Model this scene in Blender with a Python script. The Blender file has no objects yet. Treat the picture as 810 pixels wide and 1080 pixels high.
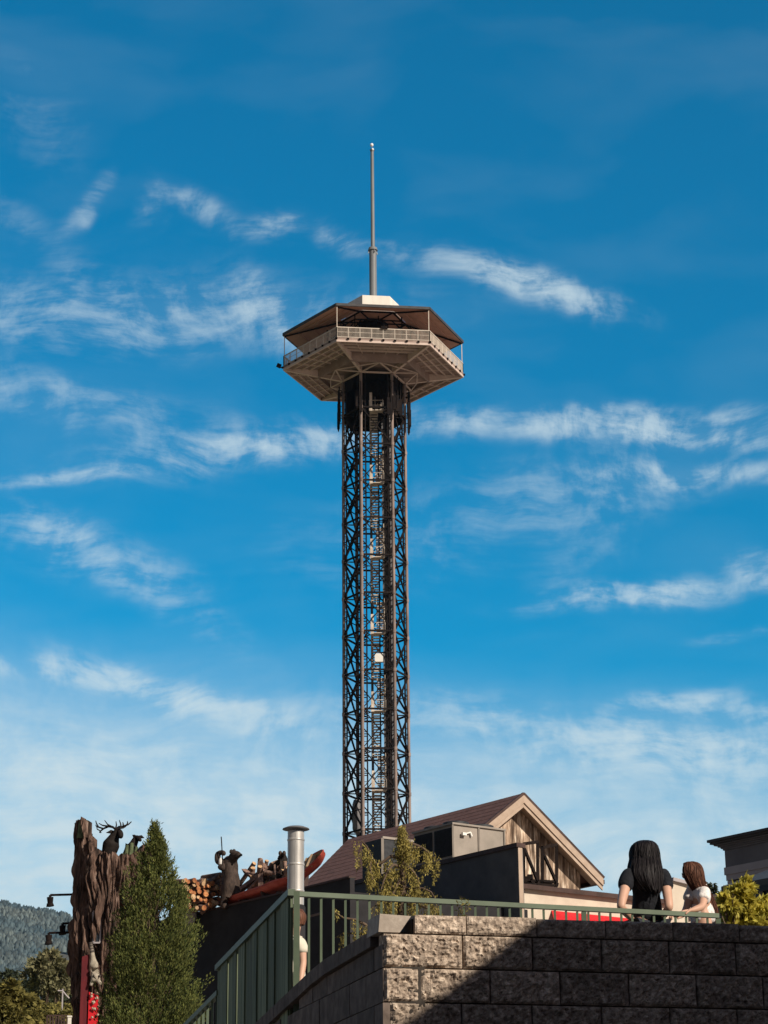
import bpy, math, random
import numpy as np
from mathutils import Vector, Matrix, noise, Quaternion

random.seed(7)
rng = np.random.default_rng(7)
rad = math.radians
SC = bpy.context.scene
COL = SC.collection

# ------------------------------------------------------------------ camera
CAMZ = 1.6
PITCH, ROLL, FPX = 18.6, -0.5, 2310.0
cam_d = bpy.data.cameras.new('camera')
cam = bpy.data.objects.new('camera', cam_d)
COL.objects.link(cam)
CAM_R = Matrix.Rotation(rad(90 + PITCH), 3, 'X') @ Matrix.Rotation(rad(ROLL), 3, 'Z')
cam.matrix_world = Matrix.Translation((0, 0, CAMZ)) @ CAM_R.to_4x4()
cam_d.sensor_fit = 'VERTICAL'
cam_d.sensor_height = 36
cam_d.lens = FPX / 1080 * 36
cam_d.clip_start = 0.1
cam_d.clip_end = 20000
SC.camera = cam
CAMP = Vector((0, 0, CAMZ))

# ------------------------------------------------------------------ light
SUN_AZ, SUN_EL = 46.0, 30.0        # azimuth from straight behind the camera towards the right
SUNV = Vector((math.sin(rad(SUN_AZ)) * math.cos(rad(SUN_EL)), -math.cos(rad(SUN_AZ)) * math.cos(rad(SUN_EL)), math.sin(rad(SUN_EL))))
sd = bpy.data.lights.new('sun', 'SUN')
sd.energy = 5.0
sd.angle = rad(0.5)
sd.color = (1.0, 0.90, 0.76)
so = bpy.data.objects.new('sun', sd)
COL.objects.link(so)
so.rotation_euler = SUNV.to_track_quat('Z', 'Y').to_euler()
so.location = (40, -40, 60)
SC.view_settings.view_transform = 'Standard'
SC.view_settings.look = 'None'
SC.view_settings.exposure = 0.0
SC.view_settings.gamma = 1.0
SC.view_settings.use_curve_mapping = False


def ray(px, py):
    v = Vector(((px - 405) / FPX, (540 - py) / FPX, -1.0))
    return CAM_R @ v


def P(px, py, Y):
    """the real point at forward distance Y seen at that place of the photograph"""
    r = ray(px, py)
    return CAMP + r * (Y / r.y)


def PP(px, py, p0, n):
    """where the line of sight meets the plane through p0 with normal n"""
    r = ray(px, py)
    n = Vector(n)
    return CAMP + r * ((Vector(p0) - CAMP).dot(n) / r.dot(n))


def azel(px, py):
    r = ray(px, py).normalized()
    return math.atan2(r.x, r.y), math.asin(r.z)


# ------------------------------------------------------------------ world
world = bpy.data.worlds.new('World')
SC.world = world
world.use_nodes = True
wt = world.node_tree
wt.nodes.clear()


def wn(kind, **kw):
    n = wt.nodes.new(kind)
    for k, v in kw.items():
        setattr(n, k, v)
    return n


def wmath(op, a, b=None, c=None, clamp=False):
    n = wn('ShaderNodeMath', operation=op)
    n.use_clamp = clamp
    for i, v in enumerate((a, b, c)):
        if v is None:
            continue
        if isinstance(v, (int, float)):
            n.inputs[i].default_value = v
        else:
            wt.links.new(v, n.inputs[i])
    return n.outputs[0]


out = wn('ShaderNodeOutputWorld')
bg = wn('ShaderNodeBackground')
bg.inputs['Strength'].default_value = 0.10
wt.links.new(bg.outputs[0], out.inputs[0])
sky = wn('ShaderNodeTexSky')
sky.sky_type = 'NISHITA'
sky.sun_disc = False
sky.sun_elevation = rad(SUN_EL)
sky.sun_rotation = rad(180 - SUN_AZ)
sky.altitude = 400
sky.air_density = 1.0
sky.dust_density = 0.6
sky.ozone_density = 2.5
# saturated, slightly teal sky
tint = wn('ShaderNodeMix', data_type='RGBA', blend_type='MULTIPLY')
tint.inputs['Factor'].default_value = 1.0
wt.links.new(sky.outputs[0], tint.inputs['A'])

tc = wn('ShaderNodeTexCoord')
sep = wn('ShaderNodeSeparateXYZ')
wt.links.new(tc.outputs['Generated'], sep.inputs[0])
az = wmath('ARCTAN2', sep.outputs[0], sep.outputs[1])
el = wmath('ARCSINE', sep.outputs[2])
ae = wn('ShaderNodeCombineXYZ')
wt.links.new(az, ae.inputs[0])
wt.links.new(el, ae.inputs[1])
# deep blue tint ahead of the camera; dimmed and warmed elsewhere for neutral fill
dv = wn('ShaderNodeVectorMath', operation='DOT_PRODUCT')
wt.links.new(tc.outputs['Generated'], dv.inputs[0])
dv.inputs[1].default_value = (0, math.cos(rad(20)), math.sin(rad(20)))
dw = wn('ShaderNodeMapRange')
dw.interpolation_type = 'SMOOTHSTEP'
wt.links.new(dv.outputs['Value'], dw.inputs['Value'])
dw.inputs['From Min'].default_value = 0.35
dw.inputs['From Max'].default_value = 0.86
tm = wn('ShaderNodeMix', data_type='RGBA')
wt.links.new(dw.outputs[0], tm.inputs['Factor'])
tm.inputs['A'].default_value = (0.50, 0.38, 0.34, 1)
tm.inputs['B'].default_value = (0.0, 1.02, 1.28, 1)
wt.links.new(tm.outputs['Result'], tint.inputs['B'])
# warp
warp = wn('ShaderNodeTexNoise')
warp.inputs['Scale'].default_value = 16
warp.inputs['Detail'].default_value = 3
wt.links.new(ae.outputs[0], warp.inputs['Vector'])
wsub = wn('ShaderNodeVectorMath', operation='SUBTRACT')
wt.links.new(warp.outputs['Color'], wsub.inputs[0])
wsub.inputs[1].default_value = (.5, .5, .5)
wsc = wn('ShaderNodeVectorMath', operation='MULTIPLY')
wt.links.new(wsub.outputs[0], wsc.inputs[0])
wsc.inputs[1].default_value = (0.030, 0.016, 0)
wad = wn('ShaderNodeVectorMath', operation='ADD')
wt.links.new(ae.outputs[0], wad.inputs[0])
wt.links.new(wsc.outputs[0], wad.inputs[1])
WC = wad.outputs[0]

# (px, py, half length, half thickness, tilt in degrees (up to the right), amount)
CLOUDS = [
    (92, 218, 38, 10, 55, .42), (160, 222, 26, 16, 58, .22), (205, 217, 46, 15, -20, .30), (285, 238, 48, 14, 4, .55), (362, 253, 24, 12, -10, .45),
    (572, 304, 85, 17, -16, .95), (470, 278, 90, 16, -10, .35), (160, 335, 260, 34, 2, .42), (285, 330, 60, 26, -38, .40),
    (60, 425, 190, 26, -8, .30), (250, 473, 170, 22, 8, .42), (305, 468, 95, 15, 8, .45),
    (620, 448, 210, 17, -1, .75), (745, 462, 110, 10, -9, .50), (640, 512, 130, 34, 10, .30), (745, 500, 110, 12, -4, .50),
    (70, 505, 80, 7, 9, .48), (80, 578, 110, 26, -14, .38), (140, 612, 120, 20, -28, .26),
    (680, 626, 110, 13, 2, .75), (810, 600, 36, 16, -8, .70), (780, 668, 50, 6, 0, .25), (610, 590, 60, 30, 30, .10),
    (110, 716, 190, 15, -9, .62), (230, 746, 150, 20, -16, .55), (90, 800, 240, 24, -2, .30),
    (700, 738, 60, 10, 8, .50), (770, 745, 70, 14, -6, .48), (600, 770, 240, 22, -6, .45), (740, 800, 200, 30, -6, .5),
    (40, 125, 60, 34, -50, .09), (40, 250, 130, 20, -35, .13),
    (450, 560, 160, 50, 10, .10),
]
tot = None
for (cx, cy, hl, ht, ang, amp) in CLOUDS:
    a0, e0 = azel(cx, cy)
    m = wn('ShaderNodeMapping')
    m.vector_type = 'TEXTURE'
    wt.links.new(WC, m.inputs['Vector'])
    m.inputs['Location'].default_value = (a0, e0, 0)
    m.inputs['Rotation'].default_value = (0, 0, rad(ang))
    m.inputs['Scale'].default_value = (hl / FPX * 1.75, ht / FPX * 1.75, 1)
    ln = wn('ShaderNodeVectorMath', operation='LENGTH')
    wt.links.new(m.outputs[0], ln.inputs[0])
    mr = wn('ShaderNodeMapRange')
    mr.interpolation_type = 'SMOOTHERSTEP'
    wt.links.new(ln.outputs['Value'], mr.inputs['Value'])
    mr.inputs['From Min'].default_value = 0
    mr.inputs['From Max'].default_value = 1.35
    mr.inputs['To Min'].default_value = 1
    mr.inputs['To Max'].default_value = 0
    one = wmath('MULTIPLY', wmath('POWER', mr.outputs[0], 2.2), amp)
    tot = one if tot is None else wmath('ADD', tot, one)
# veil that thickens towards the horizon
elv = wn('ShaderNodeMapRange')
elv.interpolation_type = 'SMOOTHSTEP'
wt.links.new(wmath('ADD', el, wmath('MULTIPLY', az, 0.10)), elv.inputs['Value'])
elv.inputs['From Min'].default_value = azel(400, 895)[1]
elv.inputs['From Max'].default_value = azel(400, 670)[1]
elv.inputs['To Min'].default_value = 0.95
elv.inputs['To Max'].default_value = 0.0
# wisps: stretched fibres
mp = wn('ShaderNodeMapping')
mp.inputs['Rotation'].default_value = (0, 0, rad(10))
mp.inputs['Scale'].default_value = (22, 90, 1)
# gentle bend for the fibres
wb_ = wn('ShaderNodeTexNoise')
wb_.inputs['Scale'].default_value = 9
wb_.inputs['Detail'].default_value = 2
wt.links.new(ae.outputs[0], wb_.inputs['Vector'])
wb2 = wn('ShaderNodeVectorMath', operation='MULTIPLY_ADD')
wt.links.new(wb_.outputs['Color'], wb2.inputs[0])
wb2.inputs[1].default_value = (0.09, 0.05, 0)
wt.links.new(ae.outputs[0], wb2.inputs[2])
wt.links.new(wb2.outputs[0], mp.inputs['Vector'])
fg = wn('ShaderNodeTexNoise')
fg.inputs['Scale'].default_value = 62
fg.inputs['Detail'].default_value = 10
fg.inputs['Roughness'].default_value = 0.6
wt.links.new(wb2.outputs[0], fg.inputs['Vector'])
fb = wn('ShaderNodeTexNoise')
fb.inputs['Scale'].default_value = 1.0
fb.inputs['Detail'].default_value = 12
fb.inputs['Roughness'].default_value = 0.64
fb.inputs['Distortion'].default_value = 0.0
wt.links.new(mp.outputs[0], fb.inputs['Vector'])
fr = wn('ShaderNodeMapRange')
fr.interpolation_type = 'SMOOTHSTEP'
nmix = wmath('ADD', wmath('MULTIPLY', fb.outputs['Fac'], 0.55), wmath('MULTIPLY', fg.outputs['Fac'], 0.45))
wt.links.new(wmath('ADD', nmix, wmath('MULTIPLY', tot, 0.04)), fr.inputs['Value'])
fr.inputs['From Min'].default_value = 0.43
fr.inputs['From Max'].default_value = 0.72
fr.inputs['To Min'].default_value = 0.06
fr.inputs['To Max'].default_value = 1.5
mp2 = wn('ShaderNodeMapping')
mp2.inputs['Rotation'].default_value = (0, 0, rad(-12))
mp2.inputs['Scale'].default_value = (8, 22, 1)
wt.links.new(WC, mp2.inputs['Vector'])
fb2 = wn('ShaderNodeTexNoise')
fb2.inputs['Scale'].default_value = 1.0
fb2.inputs['Detail'].default_value = 6
fb2.inputs['Distortion'].default_value = 0.3
wt.links.new(mp2.outputs[0], fb2.inputs['Vector'])
fr2 = wn('ShaderNodeMapRange')
wt.links.new(fb2.outputs['Fac'], fr2.inputs['Value'])
fr2.inputs['From Min'].default_value = 0.46
fr2.inputs['From Max'].default_value = 0.80
fr2.inputs['To Min'].default_value = 0.0
fr2.inputs['To Max'].default_value = 0.06
c1 = wmath('MULTIPLY', tot, fr.outputs[0])
azw = wn('ShaderNodeMapRange')  # veil kept to the sky ahead so the rear adds less fill
azw.interpolation_type = 'SMOOTHSTEP'
wt.links.new(wmath('ABSOLUTE', az), azw.inputs['Value'])
azw.inputs['From Min'].default_value = 0.45
azw.inputs['From Max'].default_value = 1.1
azw.inputs['To Min'].default_value = 1.0
azw.inputs['To Max'].default_value = 0.0
veil = wmath('MULTIPLY', wmath('MULTIPLY', elv.outputs[0], azw.outputs[0]), wmath('ADD', wmath('MULTIPLY', nmix, 1.5), .10))
c1s = wmath('MULTIPLY', wmath('SUBTRACT', 1.0, wmath('EXPONENT', wmath('MULTIPLY', c1, -1.45))), 0.90)
inv = wmath('MULTIPLY', wmath('SUBTRACT', 1.0, c1s), wmath('SUBTRACT', 1.0, wmath('MINIMUM', veil, 0.92)))
cl = wmath('ADD', wmath('SUBTRACT', 1.0, inv), fr2.outputs[0])
cl = wmath('MINIMUM', cl, 0.93)
cl = wmath('MAXIMUM', cl, 0.0)
mixc = wn('ShaderNodeMix', data_type='RGBA')
wt.links.new(cl, mixc.inputs['Factor'])
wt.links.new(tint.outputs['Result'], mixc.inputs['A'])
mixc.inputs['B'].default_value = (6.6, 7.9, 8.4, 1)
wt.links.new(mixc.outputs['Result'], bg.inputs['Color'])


# ------------------------------------------------------------------ materials
def mat(name, c1, c2=None, rough=0.8, scale=3.0, stretch=(1, 1, 1), metal=0.0, bump=0.0, bscale=None, rvar=0.0,
        detail=6, lo=0.35, hi=0.65, spec=0.3, transl=0.0, c3=None, dist=0.0, rough_var=0.0, sub=0.0):
    m = bpy.data.materials.new(name)
    m.use_nodes = True
    t = m.node_tree
    b = t.nodes['Principled BSDF']
    b.inputs['Roughness'].default_value = rough
    b.inputs['Metallic'].default_value = metal
    b.inputs['Specular IOR Level'].default_value = spec
    tc = t.nodes.new('ShaderNodeTexCoord')
    mp = t.nodes.new('ShaderNodeMapping')
    mp.inputs['Scale'].default_value = stretch
    t.links.new(tc.outputs['Object'], mp.inputs['Vector'])
    at = t.nodes.new('ShaderNodeAttribute')
    at.attribute_name = 'rnd'
    # shift noise by the random value so that boards and blocks do not share one pattern
    ad = t.nodes.new('ShaderNodeVectorMath')
    ad.operation = 'MULTIPLY_ADD'
    t.links.new(at.outputs['Fac'], ad.inputs[0])
    ad.inputs[1].default_value = (13.7, 7.1, 9.3)
    t.links.new(mp.outputs[0], ad.inputs[2])
    n = t.nodes.new('ShaderNodeTexNoise')
    n.inputs['Scale'].default_value = scale
    n.inputs['Detail'].default_value = detail
    n.inputs['Roughness'].default_value = 0.6
    n.inputs['Distortion'].default_value = dist
    t.links.new(ad.outputs[0], n.inputs['Vector'])
    cr = t.nodes.new('ShaderNodeValToRGB')
    cr.color_ramp.elements[0].position = lo
    cr.color_ramp.elements[0].color = (*c1, 1)
    cr.color_ramp.elements[1].position = hi
    cr.color_ramp.elements[1].color = (*(c2 or c1), 1)
    if c3:
        e = cr.color_ramp.elements.new((lo + hi) / 2 + .06)
        e.color = (*c3, 1)
    t.links.new(n.outputs['Fac'], cr.inputs[0])
    col = cr.outputs[0]
    if rvar:
        mr = t.nodes.new('ShaderNodeMapRange')
        t.links.new(at.outputs['Fac'], mr.inputs['Value'])
        mr.inputs['To Min'].default_value = 1 - rvar
        mr.inputs['To Max'].default_value = 1 + rvar
        mm = t.nodes.new('ShaderNodeVectorMath')
        mm.operation = 'SCALE'
        t.links.new(col, mm.inputs[0])
        t.links.new(mr.outputs[0], mm.inputs['Scale'])
        col = mm.outputs[0]
    t.links.new(col, b.inputs['Base Color'])
    if rough_var:
        r2 = t.nodes.new('ShaderNodeMapRange')
        t.links.new(n.outputs['Fac'], r2.inputs['Value'])
        r2.inputs['To Min'].default_value = rough - rough_var
        r2.inputs['To Max'].default_value = rough + rough_var
        t.links.new(r2.outputs[0], b.inputs['Roughness'])
    if bump:
        n2 = t.nodes.new('ShaderNodeTexNoise')
        n2.inputs['Scale'].default_value = bscale or scale * 3
        n2.inputs['Detail'].default_value = 6
        t.links.new(ad.outputs[0], n2.inputs['Vector'])
        bp = t.nodes.new('ShaderNodeBump')
        bp.inputs['Strength'].default_value = 1.0
        bp.inputs['Distance'].default_value = bump
        t.links.new(n2.outputs['Fac'], bp.inputs['Height'])
        t.links.new(bp.outputs[0], b.inputs['Normal'])
    if transl:
        tr = t.nodes.new('ShaderNodeBsdfTranslucent')
        t.links.new(col, tr.inputs['Color'])
        ms = t.nodes.new('ShaderNodeMixShader')
        ms.inputs[0].default_value = transl
        o = t.nodes['Material Output']
        t.links.new(b.outputs[0], ms.inputs[1])
        t.links.new(tr.outputs[0], ms.inputs[2])
        t.links.new(ms.outputs[0], o.inputs['Surface'])
    return m


M = {}
M['ground'] = mat('dusty_ground', (.26, .21, .17), (.40, .33, .27), scale=.4)
M['terrain'] = mat('meadow', (.065, .095, .028), (.15, .16, .05), scale=.30, detail=10, c3=(.10, .12, .035), bump=.1)
M['asphalt'] = mat('asphalt', (.045, .045, .045), (.065, .063, .06), scale=30, bump=.003, bscale=200)
M['paving'] = mat('concrete_paving', (.17, .155, .135), (.24, .22, .195), scale=4)
M['mountain'] = mat('mountain_forest_floor', (.05, .055, .055), (.12, .115, .095), scale=.012)
M['forest'] = mat('hazed_mountain_trees', (.024, .055, .075), (.11, .13, .12), scale=.006, detail=5, rvar=.5)  # distance haze put into the tree colour as blue
M['col_steel'] = mat('weathered_steel', (.13, .10, .09), (.33, .25, .215), rough=.6, scale=1.2, stretch=(1, 1, .25), rough_var=.1)
M['brace_steel'] = mat('dark_painted_steel', (.008, .007, .008), (.024, .017, .015), rough=.75, scale=1.5, spec=.1)
M['grey_steel'] = mat('grey_steel', (.11, .11, .12), (.17, .16, .16), rough=.55, scale=1.5)
M['stair'] = mat('pale_stair_steel', (.44, .36, .29), (.76, .66, .55), rough=.6, scale=1.0)
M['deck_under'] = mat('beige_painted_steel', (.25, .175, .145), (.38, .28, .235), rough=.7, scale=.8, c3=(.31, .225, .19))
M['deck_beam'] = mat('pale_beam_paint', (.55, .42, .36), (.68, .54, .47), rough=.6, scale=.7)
M['soffit'] = mat('brown_roof_soffit', (.50, .29, .22), (.64, .40, .31), rough=.75, scale=.9)
M['rail_white'] = mat('white_rail_paint', (.56, .48, .40), (.66, .58, .50), rough=.5, scale=2)
M['roof_dark'] = mat('dark_roof_edge', (.045, .045, .05), (.08, .078, .08), rough=.6, scale=2)
M['cupola'] = mat('cream_cupola_panel', (.74, .68, .60), (.84, .79, .71), rough=.5, scale=1.2, stretch=(1, 1, .2))
M['mast'] = mat('grey_mast_paint', (.16, .17, .18), (.22, .23, .24), rough=.5, scale=.8, stretch=(1, 1, .3))
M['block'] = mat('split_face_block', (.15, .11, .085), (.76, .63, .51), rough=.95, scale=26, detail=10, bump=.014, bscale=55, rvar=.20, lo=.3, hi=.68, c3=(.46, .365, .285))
M['mortar'] = mat('wall_core', (.03, .024, .02), (.05, .04, .032), scale=10)
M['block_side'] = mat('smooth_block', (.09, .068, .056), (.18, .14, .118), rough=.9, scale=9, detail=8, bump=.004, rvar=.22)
M['cap'] = mat('smooth_coping', (.34, .28, .23), (.50, .43, .36), rough=.85, scale=14, bump=.003)
M['green'] = mat('green_rail_paint', (.085, .115, .075), (.13, .165, .11), rough=.45, scale=3, rvar=.05)
M['green_board'] = mat('green_stained_board', (.07, .095, .055), (.19, .225, .14), rough=.75, scale=3.5, stretch=(5, 5, .35), rvar=.22, detail=9)
M['black_wall'] = mat('black_stucco', (.020, .019, .021), (.034, .032, .035), rough=.9, scale=2.0, bump=.004, bscale=30)
M['grey_wall'] = mat('dark_grey_stucco', (.080, .083, .088), (.115, .118, .122), rough=.9, scale=2.2, bump=.006, bscale=18, detail=8)
M['brown_roof'] = mat('brown_shingle_roof', (.12, .064, .055), (.19, .10, .085), rough=.9, scale=6, stretch=(1, 1, 1), bump=.006, bscale=30, detail=9)
M['plank'] = mat('weathered_plank', (.10, .065, .045), (.70, .58, .46), rough=.9, scale=2.0, stretch=(5, 5, .8), rvar=.38, detail=10, c3=(.40, .29, .21), lo=.36, hi=.60)
M['rake'] = mat('cream_trim_board', (.40, .295, .22), (.50, .385, .30), rough=.7, scale=3)
M['dark_brown'] = mat('dark_brown_trim', (.045, .025, .02), (.08, .045, .038), rough=.6, scale=3)
M['cream_wall'] = mat('cream_wall_paint', (.55, .46, .37), (.66, .57, .46), rough=.8, scale=2)
M['red'] = mat('red_paint', (.55, .012, .02), (.68, .02, .03), rough=.5, scale=3)
M['red_dark'] = mat('dull_and_shaded_red', (.09, .010, .014), (.15, .016, .02), rough=.7, scale=3, stretch=(3, 3, .4))  # red darkened for the door post's shade; the porch awning shares it
M['hvac'] = mat('taupe_sheet_metal', (.27, .235, .20), (.36, .31, .265), rough=.55, scale=2)
M['louvre'] = mat('dark_condenser_fins', (.02, .022, .026), (.045, .047, .052), rough=.6, scale=12)
M['black_steel'] = mat('black_steel', (.008, .006, .006), (.022, .015, .013), rough=.75, scale=5, spec=.08)
M['galv'] = mat('galvanised_steel', (.40, .38, .36), (.60, .57, .54), rough=.42, scale=5, stretch=(1, 1, .3), metal=.35)
M['bark'] = mat('carved_bark', (.030, .023, .020), (.32, .225, .18), rough=.97, scale=2.4, stretch=(3.6, 3.6, .55), bump=.16, bscale=5, detail=12, c3=(.17, .105, .08), lo=.34, hi=.66, spec=.1)
M['moss'] = mat('mossy_bark', (.07, .09, .045), (.16, .19, .10), rough=.95, scale=6, bump=.02)
M['elk'] = mat('dark_bronze', (.012, .009, .008), (.028, .022, .019), rough=.7, scale=8, spec=.12)
M['bear'] = mat('brown_bear_carving', (.026, .018, .015), (.085, .058, .045), rough=.8, scale=14, stretch=(1, 1, .5), bump=.012, bscale=50)
M['muzzle'] = mat('tan_muzzle', (.20, .13, .08), (.28, .19, .12), rough=.7, scale=8)
M['canoe'] = mat('red_canoe_paint', (.42, .06, .04), (.62, .13, .09), rough=.5, scale=3)
M['canoe_in'] = mat('tan_canoe_inside', (.45, .30, .17), (.60, .42, .26), rough=.7, scale=4)
M['log_bark'] = mat('log_bark', (.12, .07, .055), (.36, .23, .18), rough=.9, scale=9, bump=.01, rvar=.35)
M['log_end'] = mat('cut_log_end', (.42, .24, .12), (.72, .50, .30), rough=.85, scale=16, rvar=.25)
M['rusty_end'] = mat('red_cut_log_end', (.30, .085, .035), (.58, .28, .11), rough=.85, scale=14, rvar=.3)
M['egg'] = mat('pale_dome', (.66, .63, .58), (.78, .75, .70), rough=.6, scale=4)
M['trunk'] = mat('tree_bark', (.075, .05, .035), (.15, .105, .075), rough=.95, scale=8, stretch=(1, 1, .3), bump=.01)
M['arbor'] = mat('arborvitae_foliage', (.035, .06, .015), (.20, .205, .055), rough=.8, scale=2.6, rvar=.42, transl=.22, detail=4)
M['cedar'] = mat('golden_cedar_foliage', (.17, .145, .038), (.50, .40, .115), rough=.8, scale=5, rvar=.40, transl=.28)
M['shrub'] = mat('yellow_green_leaves', (.34, .32, .04), (.85, .72, .15), rough=.6, scale=7, rvar=.38, transl=.35)
M['olive'] = mat('olive_leaves', (.11, .105, .028), (.30, .25, .07), rough=.8, scale=.9, rvar=.40, transl=.25)
M['broad'] = mat('grey_green_leaves', (.10, .11, .055), (.28, .25, .13), rough=.8, scale=.6, rvar=.40, transl=.2)
M['darkleaf'] = mat('dark_tree_leaves', (.025, .035, .018), (.06, .07, .035), rough=.8, scale=.8, rvar=.3)
M['skin'] = mat('skin', (.58, .34, .24), (.66, .40, .29), rough=.5, scale=6, spec=.35)
M['hair_black'] = mat('black_hair', (.006, .005, .006), (.028, .022, .024), rough=.6, scale=30, stretch=(3, 3, .15), spec=.22)
M['hair_brown'] = mat('brown_hair', (.05, .02, .012), (.20, .085, .05), rough=.6, scale=30, stretch=(3, 3, .15), spec=.25)
M['tee_black'] = mat('black_cotton', (.008, .009, .012), (.018, .019, .025), rough=.9, scale=9, bump=.05, bscale=7)
M['trousers'] = mat('dark_trousers', (.02, .024, .035), (.035, .04, .055), rough=.9, scale=9)
M['jeans'] = mat('blue_denim', (.07, .10, .17), (.11, .15, .23), rough=.9, scale=20)
M['tee_cream'] = mat('cream_cotton', (.68, .62, .50), (.76, .70, .58), rough=.9, scale=9, bump=.006, bscale=10)
M['sneaker'] = mat('grey_shoe', (.30, .30, .30), (.4, .4, .4), rough=.7)
M['white_lace'] = mat('white_eyelet_cotton', (.60, .53, .50), (.84, .80, .77), rough=.9, scale=46, detail=2, lo=.33, hi=.5, bump=.03, bscale=10)
M['cornice'] = mat('grey_cornice_paint', (.13, .125, .135), (.18, .17, .18), rough=.7, scale=2)
M['cornice_dark'] = mat('charcoal_gutter', (.05, .045, .045), (.08, .07, .07), rough=.6, scale=2)
M['trim_pale'] = mat('pale_grey_trim', (.36, .32, .33), (.44, .40, .40), rough=.7, scale=2)
M['siding'] = mat('dark_blue_grey_siding', (.035, .042, .055), (.055, .062, .075), rough=.75, scale=2, stretch=(1, 1, 8))
M['maroon'] = mat('maroon_brick', (.13, .04, .04), (.2, .07, .06), rough=.85, scale=6)
M['glass'] = mat('dark_window_glass', (.02, .025, .03), (.03, .035, .04), rough=.08, scale=1, spec=.6)
M['raccoon'] = mat('raccoon_grey', (.30, .26, .20), (.46, .40, .32), rough=.9, scale=20, bump=.01)
M['raccoon_dark'] = mat('raccoon_band', (.06, .05, .045), (.10, .08, .07), rough=.9, scale=20)
M['concrete'] = mat('pale_concrete', (.36, .33, .29), (.46, .42, .37), rough=.9, scale=5)
M['white_box'] = mat('white_enclosure', (.80, .78, .72), (.84, .82, .77), rough=.5, scale=2)
M['lamp'] = mat('beacon_lens', (.85, .85, .85), (.9, .9, .9), rough=.25)


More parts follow.
